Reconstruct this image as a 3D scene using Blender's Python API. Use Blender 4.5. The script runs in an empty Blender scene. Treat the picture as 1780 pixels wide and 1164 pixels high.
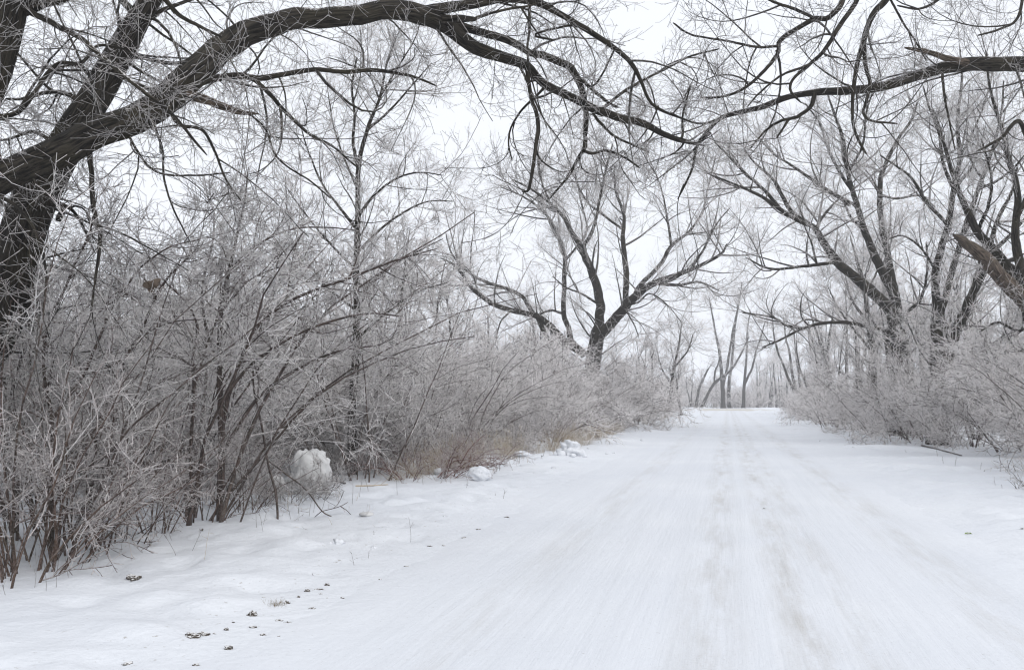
import bpy, bmesh, math, random
import numpy as np
from mathutils import Vector, noise as mnoise

# ------------------------------------------------------------------ camera
R_ = math.radians
F = 1730.0                       # focal length in photograph pixels (1780 wide)
HOR, VPX, CAMH = 697.0, 1265.0, 1.6
PITCH = math.atan((HOR - 582) / F)
YAW = math.atan((VPX - 890) / F * math.cos(PITCH))
scene = bpy.context.scene
COL = scene.collection
cam_data = bpy.data.cameras.new('camera')
cam_data.sensor_width = 36; cam_data.lens = 36 * F / 1780
cam_data.clip_start = 0.1; cam_data.clip_end = 5000
cam = bpy.data.objects.new('camera', cam_data)
cam.location = (0, 0, CAMH); cam.rotation_euler = (math.pi / 2 + PITCH, 0, YAW)
COL.objects.link(cam); scene.camera = cam

# ------------------------------------------------------------------ light
SUN_EL, SUN_AZ = R_(35), R_(125)         # sun hidden by cloud, to the right and a little behind
world = bpy.data.worlds.new('World'); scene.world = world; world.use_nodes = True
nt = world.node_tree; nt.nodes.clear()
sky = nt.nodes.new('ShaderNodeTexSky'); sky.sky_type = 'NISHITA'; sky.sun_disc = False
sky.sun_elevation = SUN_EL; sky.sun_rotation = SUN_AZ; sky.dust_density = 4; sky.air_density = 1.5
hs = nt.nodes.new('ShaderNodeHueSaturation'); hs.inputs['Saturation'].default_value = 0.25
mx = nt.nodes.new('ShaderNodeMix'); mx.data_type = 'RGBA'
mx.inputs[0].default_value = 0.93                     # closed cloud cover over the clear sky
mx.inputs[7].default_value = (9.45, 9.8, 10.5, 1)
bg = nt.nodes.new('ShaderNodeBackground'); bg.inputs['Strength'].default_value = 0.1
wo = nt.nodes.new('ShaderNodeOutputWorld')
nt.links.new(sky.outputs[0], hs.inputs['Color']); nt.links.new(hs.outputs[0], mx.inputs[6])
nt.links.new(mx.outputs[2], bg.inputs['Color']); nt.links.new(bg.outputs[0], wo.inputs[0])
sun_data = bpy.data.lights.new('sun', 'SUN'); sun_data.energy = 1.3; sun_data.angle = R_(40)
sun_data.color = (1.0, 0.97, 0.93)
sun = bpy.data.objects.new('sun', sun_data); COL.objects.link(sun)
sun.rotation_euler = (math.pi / 2 - SUN_EL, 0, math.pi - SUN_AZ); sun.location = (0, 0, 60)
vs = scene.view_settings
vs.view_transform = 'Standard'; vs.look = 'None'; vs.exposure = 0.13; vs.gamma = 1; vs.use_curve_mapping = False
cy = scene.cycles
cy.max_bounces = 9; cy.diffuse_bounces = 8; cy.glossy_bounces = 2; cy.volume_bounces = 1
cy.transmission_bounces = 2; cy.use_denoising = True; cy.denoiser = 'OPENIMAGEDENOISE'; cy.denoising_input_passes = 'RGB_ALBEDO_NORMAL'; cy.denoising_prefilter = 'ACCURATE'
cy.use_adaptive_sampling = False; cy.filter_width = 1.15
cy.sample_clamp_indirect = 4
world.cycles.sampling_method = 'NONE'      # an even overcast sky needs no importance map

rng = np.random.default_rng(7)
random.seed(7)

# ------------------------------------------------------------------ pixel helpers
CAMP = np.array([0, 0, CAMH])
RT = np.array([math.cos(YAW), math.sin(YAW), 0.0])
FH = np.array([-math.sin(YAW), math.cos(YAW), 0.0])
FW = FH * math.cos(PITCH) + np.array([0, 0, math.sin(PITCH)])
UP = -FH * math.sin(PITCH) + np.array([0, 0, math.cos(PITCH)])
def at(px, py, d):
    return CAMP + d * (FW + RT * (px - 890) / F - UP * (py - 582) / F)
def on_ground(px, py, z=0.0):
    r = FW + RT * (px - 890) / F - UP * (py - 582) / F
    return CAMP + r * ((z - CAMH) / r[2])
def base_py(px, d, z=0.0):
    return 582 + ((CAMH - z) / d + FW[2]) / UP[2] * F
def px_r(w, d): return 0.5 * w / F * d

# ------------------------------------------------------------------ ground height
def n2(x, y, s, seed=0):
    return mnoise.noise(Vector((x * s + seed * 17.3, y * s - seed * 9.1, seed * 3.7)))
ROAD_L, ROAD_R, CROSS_Y0, CROSS_Y1, ROAD_END = -3.35, 3.0, 168.0, 214.0, 174.0
def smooth(a, b, x):
    t = min(1, max(0, (x - a) / (b - a))); return t * t * (3 - 2 * t)
def ground_z(x, y):
    z = 0.0
    dl, dr = ROAD_L - x, x - ROAD_R
    onroad = (dl < 0 and dr < 0)
    # ploughed windrow along both edges of the road
    for dd, amp in ((dl, 0.06), (dr, 0.04)):
        a = amp * (0.65 + 0.6 * n2(x, y, 0.45, 3))
        z += a * math.exp(-((dd - 0.8) / 0.75) ** 2) * (1 - smooth(150, 170, y))
    off = max(dl, dr)
    k = smooth(0.0, 2.0, off)
    z += k * (0.06 * n2(x, y, 0.25, 1) + 0.03 * n2(x, y, 0.9, 2) + 0.05)
    z += smooth(-0.2, 0.6, off) * 0.012 * n2(x, y, 4.0, 5) * (1 - smooth(1.0, 3.5, off) * 0.7)
    # lumpy verge: trodden and thrown snow
    lump = max(0, n2(x, y, 1.9, 8)) * max(0, n2(x, y, 0.6, 9) + 0.25)
    z += smooth(-0.1, 0.6, off) * (1 - smooth(2.2, 3.6, off)) * (0.2 * lump + 0.026 * n2(x, y, 3.1, 21) + 0.03 * max(0, n2(x, y, 5.0, 22)) - 0.2 * max(0, n2(x, y, 2.1, 30) - 0.2))
    z += smooth(3.0, 6.5, off) * 0.12 * (0.5 + n2(x, y, 0.35, 6))
    # snow bank beyond the crossing road
    z += 0.50 * math.exp(-((y - 221) / 4.0) ** 2) * (0.8 + 0.3 * n2(x, y, 0.12, 4))
    z -= 0.03 * smooth(0.0, 0.9, -off)
    if CROSS_Y0 - 1 < y < CROSS_Y1 + 1: z -= 0.03
    return z

# ------------------------------------------------------------------ object helpers
def thing(name, label, cat, loc=(0, 0, 0), group=None, rotz=0.0, scale=1.0):
    o = bpy.data.objects.new(name, None); COL.objects.link(o)
    o.empty_display_size = 0.2
    o.location = loc; o.rotation_euler = (0, 0, rotz)
    o.scale = (scale,) * 3 if not hasattr(scale, '__len__') else scale
    tag(o, label, cat, group); return o
def tag(o, label=None, cat=None, group=None, kind=None):
    if label: o['label'] = label
    if cat: o['category'] = cat
    if group: o['group'] = group
    if kind: o['kind'] = kind
    return o
def add(name, me, parent=None, mat=None, kind=None, label=None):
    o = bpy.data.objects.new(name, me); COL.objects.link(o)
    if mat is not None and not me.materials: me.materials.append(mat)
    if parent: o.parent = parent
    if kind: o['kind'] = kind
    if label: o['label'] = label
    return o
def copy_tree(root, loc, rotz=0, scale=1.0, label=None, group=None):
    c = root.copy(); COL.objects.link(c)
    c.location = loc; c.rotation_euler = (0, 0, rotz)
    c.scale = (scale,) * 3 if not hasattr(scale, '__len__') else scale
    if label: c['label'] = label
    if group: c['group'] = group
    for ch in root.children:
        k = ch.copy(); COL.objects.link(k); k.parent = c
        for g in ch.children:
            q = g.copy(); COL.objects.link(q); q.parent = k
    return c

def box_mesh(name, lo, hi):
    bm = bmesh.new(); bmesh.ops.create_cube(bm, size=1)
    for v in bm.verts: v.co = [(lo[i] + hi[i]) / 2 + v.co[i] * (hi[i] - lo[i]) for i in range(3)]
    me = bpy.data.meshes.new(name); bm.to_mesh(me); bm.free(); return me

# ------------------------------------------------------------------ materials
def new_mat(name):
    m = bpy.data.materials.new(name); m.use_nodes = True
    t = m.node_tree; b = t.nodes['Principled BSDF']
    b.inputs['Specular IOR Level'].default_value = 0.2
    return m, t, b
def N(t, kind, **kw):
    n = t.nodes.new(kind)
    for k, v in kw.items():
        if k in n.inputs: n.inputs[k].default_value = v
        else: setattr(n, k, v)
    return n
def mixc(t, fac, a, b):
    m = t.nodes.new('ShaderNodeMix'); m.data_type = 'RGBA'
    for sock, v in ((0, fac), (6, a), (7, b)):
        if hasattr(v, 'links') or hasattr(v, 'is_linked'): t.links.new(v, m.inputs[sock])
        else: m.inputs[sock].default_value = v if sock == 0 else (*v, 1)
    return m.outputs[2]
def ramp(t, src, a, b, ca=(0, 0, 0), cb=(1, 1, 1)):
    r = t.nodes.new('ShaderNodeValToRGB')
    r.color_ramp.elements[0].position = a; r.color_ramp.elements[1].position = b
    r.color_ramp.elements[0].color = (*ca, 1); r.color_ramp.elements[1].color = (*cb, 1)
    t.links.new(src, r.inputs[0]); return r.outputs[0]
def math_(t, op, a, b=None, clamp=False):
    m = t.nodes.new('ShaderNodeMath'); m.operation = op; m.use_clamp = clamp
    for i, v in enumerate((a, b)):
        if v is None: continue
        if hasattr(v, 'is_linked'): t.links.new(v, m.inputs[i])
        else: m.inputs[i].default_value = v
    return m.outputs[0]

def bark_material(name, dark, light, frost=(0.92, 0.885, 0.875), red=None):
    m, t, b = new_mat(name)
    bk = N(t, 'ShaderNodeAttribute', attribute_name='bk')
    fr = N(t, 'ShaderNodeAttribute', attribute_name='frost')
    n1 = N(t, 'ShaderNodeTexNoise', Scale=1.0, Detail=5.0, Roughness=0.65)
    t.links.new(bk.outputs['Vector'], n1.inputs['Vector'])
    ridge = ramp(t, n1.outputs['Fac'], 0.42, 0.62)
    geo = N(t, 'ShaderNodeNewGeometry')
    n2_ = N(t, 'ShaderNodeTexNoise', Scale=2.2, Detail=2.0)
    t.links.new(geo.outputs['Position'], n2_.inputs['Vector'])
    n3 = N(t, 'ShaderNodeTexNoise', Scale=55.0, Detail=1.0)
    t.links.new(geo.outputs['Position'], n3.inputs['Vector'])
    base = mixc(t, ridge, dark, light)
    moss = ramp(t, n2_.outputs['Fac'], 0.5, 0.7)
    base = mixc(t, math_(t, 'MULTIPLY', moss, 0.35), base, (0.055, 0.048, 0.025))
    # frost: how much of the twig is coated (attribute), broken up into grains, heavier on upper sides
    sep = N(t, 'ShaderNodeSeparateXYZ'); t.links.new(geo.outputs['Normal'], sep.inputs[0])
    up = math_(t, 'MULTIPLY', sep.outputs['Z'], 0.16)
    g = math_(t, 'MULTIPLY', math_(t, 'SUBTRACT', n3.outputs['Fac'], 0.5), 1.5)
    f = math_(t, 'ADD', math_(t, 'ADD', fr.outputs['Fac'], up), math_(t, 'MULTIPLY', g, 0.75))
    # thick wood has frost in its attribute near zero: keep only specks of it there
    f = math_(t, 'MULTIPLY', f, ramp(t, fr.outputs['Fac'], 0.02, 0.3), clamp=True)
    dust = math_(t, 'ADD', math_(t, 'MULTIPLY', sep.outputs['Z'], 0.35), n2_.outputs['Fac'])
    dust = math_(t, 'ADD', dust, math_(t, 'MULTIPLY', g, 0.35))
    f = math_(t, 'MAXIMUM', f, math_(t, 'MULTIPLY', ramp(t, dust, 0.86, 1.0), 0.75))
    col = mixc(t, f, base, frost)
    t.links.new(col, b.inputs['Base Color'])
    b.inputs['Roughness'].default_value = 0.85
    bp = N(t, 'ShaderNodeBump', Strength=1.0, Distance=0.035)
    t.links.new(n1.outputs['Fac'], bp.inputs['Height']); t.links.new(bp.outputs[0], b.inputs['Normal'])
    return m
BARK = bark_material('bark_grey_brown', (0.009, 0.008, 0.007), (0.062, 0.054, 0.043))
SHRUB = bark_material('shrub_bark', (0.034, 0.024, 0.020), (0.125, 0.092, 0.078))
BROWN = bark_material('brown_stem_bark', (0.045, 0.028, 0.021), (0.15, 0.10, 0.078), frost=(0.82, 0.77, 0.76))
REDBARK = bark_material('red_stem_bark', (0.07, 0.028, 0.022), (0.2, 0.09, 0.07), frost=(0.74, 0.68, 0.67))
DEADWOOD = bark_material('dead_wood', (0.03, 0.023, 0.018), (0.19, 0.15, 0.12))

def snow_material(name, road=False):
    m, t, b = new_mat(name)
    geo = N(t, 'ShaderNodeNewGeometry')
    mp = N(t, 'ShaderNodeMapping'); t.links.new(geo.outputs['Position'], mp.inputs[0])
    fine = N(t, 'ShaderNodeTexNoise', Scale=14.0, Detail=5.0, Roughness=0.6)
    t.links.new(geo.outputs['Position'], fine.inputs['Vector'])
    big = N(t, 'ShaderNodeTexNoise', Scale=0.35, Detail=3.0)
    t.links.new(geo.outputs['Position'], big.inputs['Vector'])
    col = mixc(t, ramp(t, big.outputs['Fac'], 0.35, 0.7), (0.665, 0.686, 0.722), (0.71, 0.728, 0.757))
    b.inputs['Roughness'].default_value = 0.75
    b.inputs['Specular IOR Level'].default_value = 0.25
    mid = N(t, 'ShaderNodeTexNoise', Scale=5.0, Detail=4.0, Roughness=0.6)
    t.links.new(geo.outputs['Position'], mid.inputs['Vector'])
    hsrc = math_(t, 'ADD', math_(t, 'MULTIPLY', mid.outputs['Fac'], 1.2), math_(t, 'MULTIPLY', fine.outputs['Fac'], 0.5)); dist = 0.035
    if not road:
        sx = N(t, 'ShaderNodeSeparateXYZ'); t.links.new(geo.outputs['Position'], sx.inputs[0])
        band = math_(t, 'SUBTRACT', 1.0, math_(t, 'DIVIDE', math_(t, 'ABSOLUTE', math_(t, 'ADD', sx.outputs['X'], 3.85)), 0.9), clamp=True)
        fl = N(t, 'ShaderNodeTexNoise', Scale=16.0, Detail=3.0, Roughness=0.6); t.links.new(geo.outputs['Position'], fl.inputs['Vector'])
        col = mixc(t, math_(t, 'MULTIPLY', ramp(t, fl.outputs['Fac'], 0.64, 0.72), math_(t, 'MULTIPLY', band, 0.7)), col, (0.30, 0.27, 0.23))
    if road:
        mp.inputs['Scale'].default_value = (1.0, 0.028, 1.0)
        tr = N(t, 'ShaderNodeTexNoise', Scale=4.5, Detail=8.0, Roughness=0.66)
        t.links.new(mp.outputs[0], tr.inputs['Vector'])
        mp2 = N(t, 'ShaderNodeMapping'); mp2.inputs['Scale'].default_value = (1.0, 0.12, 1.0)
        t.links.new(geo.outputs['Position'], mp2.inputs[0])
        blot = N(t, 'ShaderNodeTexNoise', Scale=3.4, Detail=5.0, Roughness=0.7)
        t.links.new(mp2.outputs[0], blot.inputs['Vector'])
        # wheel paths: packed, slightly dirty strips where the cars run
        sx = N(t, 'ShaderNodeSeparateXYZ'); t.links.new(geo.outputs['Position'], sx.inputs[0])
        wheel = None
        for xc, wd, am in ((-1.75, 0.4, 0.5), (-0.15, 0.34, 0.8), (0.5, 0.27, 1.0), (0.85, 0.22, 0.65), (1.95, 0.4, 0.65)):
            d = math_(t, 'DIVIDE', math_(t, 'ABSOLUTE', math_(t, 'SUBTRACT', sx.outputs['X'], xc)), wd)
            w = math_(t, 'MULTIPLY', math_(t, 'SUBTRACT', 1.0, d, clamp=True), am)
            wheel = w if wheel is None else math_(t, 'MAXIMUM', wheel, w)
        streak = ramp(t, tr.outputs['Fac'], 0.44, 0.64)
        spk = N(t, 'ShaderNodeTexNoise', Scale=26.0, Detail=3.0, Roughness=0.7); t.links.new(geo.outputs['Position'], spk.inputs['Vector'])
        bl = math_(t, 'ADD', ramp(t, blot.outputs['Fac'], 0.42, 0.66), math_(t, 'MULTIPLY', ramp(t, spk.outputs['Fac'], 0.55, 0.72), 0.5))
        inner = math_(t, 'DIVIDE', math_(t, 'SUBTRACT', 3.0, math_(t, 'ABSOLUTE', math_(t, 'ADD', sx.outputs['X'], 0.15))), 1.0, clamp=True)
        d1 = math_(t, 'MULTIPLY', math_(t, 'MULTIPLY', wheel, bl), 0.9, clamp=True)
        d2 = math_(t, 'MULTIPLY', math_(t, 'MULTIPLY', streak, inner), 0.33)
        col = mixc(t, d2, col, (0.60, 0.62, 0.65))
        col = mixc(t, d1, col, (0.495, 0.488, 0.475))
        grit = N(t, 'ShaderNodeTexNoise', Scale=34.0, Detail=2.0, Roughness=0.5); t.links.new(geo.outputs['Position'], grit.inputs['Vector'])
        col = mixc(t, math_(t, 'MULTIPLY', ramp(t, grit.outputs['Fac'], 0.69, 0.74), 0.35), col, (0.34, 0.32, 0.29))
        hsrc = math_(t, 'ADD', math_(t, 'MULTIPLY', math_(t, 'MULTIPLY', tr.outputs['Fac'], inner), 1.6), math_(t, 'ADD', math_(t, 'MULTIPLY', fine.outputs['Fac'], 0.5), math_(t, 'MULTIPLY', math_(t, 'MULTIPLY', mid.outputs['Fac'], math_(t, 'SUBTRACT', 1.0, inner)), 1.6)))
        dist = 0.022
    t.links.new(col, b.inputs['Base Color'])
    bp = N(t, 'ShaderNodeBump', Strength=0.55, Distance=dist)
    t.links.new(hsrc, bp.inputs['Height']); t.links.new(bp.outputs[0], b.inputs['Normal'])
    return m
SNOW = snow_material('snow'); ROADSNOW = snow_material('packed_road_snow', True)
def plain(name, col, rough=0.8, noise_amt=0.25, scale=20):
    m, t, b = new_mat(name)
    n = N(t, 'ShaderNodeTexNoise', Scale=scale, Detail=4.0)
    tc = N(t, 'ShaderNodeTexCoord'); t.links.new(tc.outputs['Object'], n.inputs['Vector'])
    c = mixc(t, n.outputs['Fac'], tuple(v * (1 - noise_amt) for v in col), tuple(min(1, v * (1 + noise_amt)) for v in col))
    t.links.new(c, b.inputs['Base Color']); b.inputs['Roughness'].default_value = rough
    return m
GRASS = plain('dry_grass', (0.47, 0.40, 0.31)); DIRT = plain('frozen_soil', (0.10, 0.085, 0.07), scale=40)
LEAF = plain('dead_leaf', (0.105, 0.082, 0.064)); SLUSH = plain('tan_slush', (0.50, 0.47, 0.42), 0.6, 0.2, 0.4)
DIRTYSNOW = plain('dirty_snow', (0.58, 0.58, 0.575), 0.8, 0.25, 7)

# ------------------------------------------------------------------ branch engine (numpy)
def norm(v): return v / (np.linalg.norm(v, axis=-1, keepdims=True) + 1e-9)
def tube_arrays(P, Rr, sides, frost, rough=0.0, rg=rng):
    """P (M,K,3) centre lines, Rr (M,K) radii -> verts, quads, frost, bark coords"""
    M, K, _ = P.shape
    T = np.empty_like(P); T[:, 1:-1] = P[:, 2:] - P[:, :-2]; T[:, 0] = P[:, 1] - P[:, 0]; T[:, -1] = P[:, -1] - P[:, -2]
    T = norm(T)
    m = norm(T.mean(1))
    ref = np.where(np.abs(m[:, 2:3]) > 0.75, np.array([[1.0, 0.1, 0]]), np.array([[0, 0.1, 1.0]]))
    A = norm(np.cross(np.broadcast_to(ref[:, None], T.shape), T)); B = np.cross(T, A)
    th = np.arange(sides) * (2 * np.pi / sides)
    rr = Rr[:, :, None] * np.ones(sides)
    if rough > 0:
        nz = rg.normal(0, 1, (M, K, sides)); ln = rg.normal(0, 1, (M, 1, sides))
        nz = (nz + np.roll(nz, 1, 1) * 0.8 + np.roll(nz, 1, 2) * 0.5) * 0.6 + ln * 0.6
        rr = rr * (1 + rough * nz)
    V = P[:, :, None] + rr[..., None] * (A[:, :, None] * np.cos(th)[:, None] + B[:, :, None] * np.sin(th)[:, None])
    idx = np.arange(M * K * sides).reshape(M, K, sides)
    a = idx[:, :-1]; b = np.roll(a, -1, 2); c = idx[:, 1:]; d = np.roll(c, -1, 2)
    Q = np.stack([a, b, d, c], -1).reshape(-1, 4)
    fr = np.broadcast_to(np.asarray(frost, dtype=float).reshape(-1, 1, 1) if np.ndim(frost) == 1
                         else (frost[:, :, None] if np.ndim(frost) == 2 else np.full((1, 1, 1), frost)), (M, K, sides)).reshape(-1)
    arc = np.concatenate([np.zeros((M, 1)), np.cumsum(np.linalg.norm(np.diff(P, axis=1), axis=2), 1)], 1)
    kx = np.maximum(Rr.max(1), 0.01)[:, None, None]
    off = rg.uniform(0, 50, (M, 1, 1))
    bk = np.stack([np.cos(th) * kx * 34 + off + 0 * rr, np.sin(th) * kx * 34 + 0 * rr + off, arc[:, :, None] * 5 + 0 * rr], -1).reshape(-1, 3)
    return V.reshape(-1, 3), Q, fr, bk
def build_mesh(name, parts, origin=(0, 0, 0), mat=None):
    vs_, qs, fs, bs, n = [], [], [], [], 0
    for v, q, f, b in parts:
        vs_.append(v); qs.append(q + n); fs.append(f); bs.append(b); n += len(v)
    v = np.concatenate(vs_) - np.asarray(origin); q = np.concatenate(qs)
    me = bpy.data.meshes.new(name)
    me.vertices.add(len(v)); me.vertices.foreach_set('co', v.astype(np.float32).ravel())
    me.loops.add(q.size); me.loops.foreach_set('vertex_index', q.astype(np.int32).ravel())
    me.polygons.add(len(q))
    me.polygons.foreach_set('loop_start', np.arange(0, q.size, 4, dtype=np.int32))
    me.polygons.foreach_set('use_smooth', np.ones(len(q), dtype=bool))
    a = me.attributes.new('frost', 'FLOAT', 'POINT'); a.data.foreach_set('value', np.concatenate(fs).astype(np.float32))
    a = me.attributes.new('bk', 'FLOAT_VECTOR', 'POINT'); a.data.foreach_set('vector', np.concatenate(bs).astype(np.float32).ravel())
    me.update(); me.validate()
    if mat: me.materials.append(mat)
    return me
def resample(pts, n, radii=None):
    """smooth Catmull-Rom resample of a rough polyline by arc length"""
    p = np.asarray(pts, float)
    q = np.concatenate([[2 * p[0] - p[1]], p, [2 * p[-1] - p[-2]]])
    out, rad = [], []
    r = None if radii is None else np.asarray(radii, float)
    for i in range(len(p) - 1):
        for t in np.linspace(0, 1, 8, endpoint=False):
            a, b, c, d = q[i:i + 4]
            out.append(0.5 * ((2 * b) + (-a + c) * t + (2 * a - 5 * b + 4 * c - d) * t * t + (-a + 3 * b - 3 * c + d) * t ** 3))
            if r is not None: rad.append(r[i] * (1 - t) + r[i + 1] * t)
    out.append(p[-1]); out = np.array(out)
    s = np.concatenate([[0], np.cumsum(np.linalg.norm(np.diff(out, axis=0), axis=1))])
    u = np.linspace(0, s[-1], n)
    o = np.stack([np.interp(u, s, out[:, k]) for k in range(3)], 1)
    if r is None: return o
    rad.append(r[-1]); return o, np.interp(u, s, rad)
def grow(P, Rr, n, t0, t1, length, ang, K, rfac, rmin, wander=0.15, up=0.0, rg=rng, flat=0.0, lmin=0.0, upbias=0.0, taper=0.85, tip_up=0.0, tshape=1.0):
    """children on every parent branch. n: int or array; length: (fraction of parent length) or ('abs', lo, hi)"""
    M, KP, _ = P.shape
    n = np.full(M, n) if np.ndim(n) == 0 else np.asarray(n)
    i = np.repeat(np.arange(M), n); C = len(i)
    if C == 0: return np.zeros((0, K, 3)), np.zeros((0, K))
    t = t0 + (t1 - t0) * rg.random(C) ** tshape
    f = t * (KP - 1); k = np.minimum(f.astype(int), KP - 2); w = (f - k)[:, None]
    a = P[i, k]; b = P[i, k + 1]
    pos = a * (1 - w) + b * w; T = norm(b - a)
    pr = Rr[i, k] * (1 - w[:, 0]) + Rr[i, k + 1] * w[:, 0]
    U = rg.normal(0, 1, (C, 3)); U[:, 2] = U[:, 2] * (1 - flat) + upbias
    U = norm(U - T * (U * T).sum(1, keepdims=True))
    an = np.radians(rg.normal(ang[0], ang[1], C))[:, None]
    d = norm(T * np.cos(an) + U * np.sin(an))
    if isinstance(length, tuple):
        L = rg.uniform(length[1], length[2], C)
    else:
        PL = np.linalg.norm(np.diff(P, axis=1), axis=2).sum(1)
        L = PL[i] * length * (1.15 - 0.75 * t) * rg.uniform(0.55, 1.35, C)
    L = np.maximum(L, lmin)
    st = (L / (K - 1))[:, None]
    Q = np.empty((C, K, 3)); Q[:, 0] = pos
    bend = rg.normal(0, wander * 0.75, (C, 3))
    zz = np.array([0, 0, 1.0])
    for j in range(1, K):
        d = norm(d + bend + rg.normal(0, wander * 0.5, (C, 3)) + zz * (up + tip_up * j / K))
        Q[:, j] = Q[:, j - 1] + d * st
    r0 = np.maximum(np.minimum(pr * 0.72, rfac * L), rmin)
    s = np.linspace(0, 1, K)
    RR = r0[:, None] * (1 - taper * s) ** 0.9 + 0.0
    RR = np.maximum(RR, rmin * 0.75)
    return Q, RR
def twig_frost(M, lo, hi, rg=rng):
    v = rg.uniform(lo, hi, M)
    if lo > 0.4: v = np.where(rg.random(M) < 0.2, rg.uniform(0.05, 0.35, M), v + 0.12)   # some twigs have shed their frost
    return v

# ------------------------------------------------------------------ ground, road
def axis(lo, hi, fine_lo, fine_hi, step, ratio=1.12):
    c = list(np.arange(fine_lo, fine_hi + 1e-6, step))
    s = step
    while c[-1] < hi: s *= ratio; c.append(c[-1] + s)
    s = step; left = [c[0]]
    while left[-1] > lo: s *= ratio; left.append(left[-1] - s)
    return np.array(left[:0:-1] + c)
def sheet(name, xs, ys, zf, mat, kind='structure'):
    nx, ny = len(xs), len(ys)
    v = np.array([(x, y, zf(x, y)) for y in ys for x in xs])
    i = np.arange(nx * ny).reshape(ny, nx)
    q = np.stack([i[:-1, :-1], i[:-1, 1:], i[1:, 1:], i[1:, :-1]], -1).reshape(-1, 4)
    me = bpy.data.meshes.new(name); me.from_pydata(v.tolist(), [], q.tolist())
    me.polygons.foreach_set('use_smooth', np.ones(len(q), dtype=bool))
    o = add(name, me, mat=mat); o['kind'] = kind
    return o
ys_g = np.concatenate([np.arange(-6, 4, 0.5), np.arange(4, 30, 0.12), np.arange(30, 60, 0.4), np.arange(60, 215, 1.5), 215 * 1.12 ** np.arange(0, 24)])
xs_g = axis(-2500, 2500, -9, 7, 0.12, 1.16)
def far_ground(x, y):
    return ground_z(x, y)
g = sheet('ground', xs_g, ys_g, far_ground, SNOW)
tag(g, 'snow covered ground on both sides of the road', None)
def road_z(x, y):
    e = min(x - (ROAD_L - 0.7), ROAD_R + 0.7 - x)
    crown = 0.012 - 0.004 * (abs(x) / 3.2) ** 2
    rut = 0
    for xc, wd, am in ((-1.75, 0.25, 0.006), (-0.15, 0.22, 0.008), (0.5, 0.16, 0.009), (0.8, 0.15, 0.007), (1.95, 0.25, 0.008)):
        rut -= am * math.exp(-((x - xc - 0.05 * n2(0, y, 0.12, 11)) / wd) ** 2)
    ridge = 0.005 * n2(x * 3.3, y * 0.16, 1.0, 12) + 0.004 * n2(x, y, 1.2, 13)
    marg = 1 - smooth(0.3, 1.7, e)
    ridge += marg * (0.03 * max(0, n2(x, y, 2.2, 31)) + 0.014 * n2(x, y, 4.3, 32) - 0.05 * max(0, n2(x, y, 1.9, 33) - 0.2))
    return crown + rut + ridge - 0.055 * (1 - smooth(0.0, 1.3, e + 0.22 * n2(x, y, 0.7, 14) + 0.16 * n2(x, y, 2.6, 15)))
xs_r = np.arange(ROAD_L - 0.7, ROAD_R + 0.71, 0.09)
ys_r = np.concatenate([np.arange(-6, 4, 0.5), np.arange(4, 24, 0.2), np.arange(24, 60, 0.5), np.arange(60, ROAD_END + 0.1, 2.0)])
r = sheet('road', xs_r, ys_r, road_z, ROADSNOW)
tag(r, 'snow packed road running straight away from the viewer', None)
def cross_z(x, y):
    return 0.03 - 0.09 * (1 - smooth(0, 1.5, min(y - CROSS_Y0, CROSS_Y1 - y)))
c = sheet('cross_road', np.arange(-90, 91, 3.0), np.linspace(CROSS_Y0, CROSS_Y1, 12), cross_z, SLUSH)
tag(c, 'slushy tan road crossing at the far end', None)

def surf(x, y):
    return max(ground_z(x, y), road_z(x, y)) if ROAD_L - 0.7 < x < ROAD_R + 0.7 else ground_z(x, y)

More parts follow.
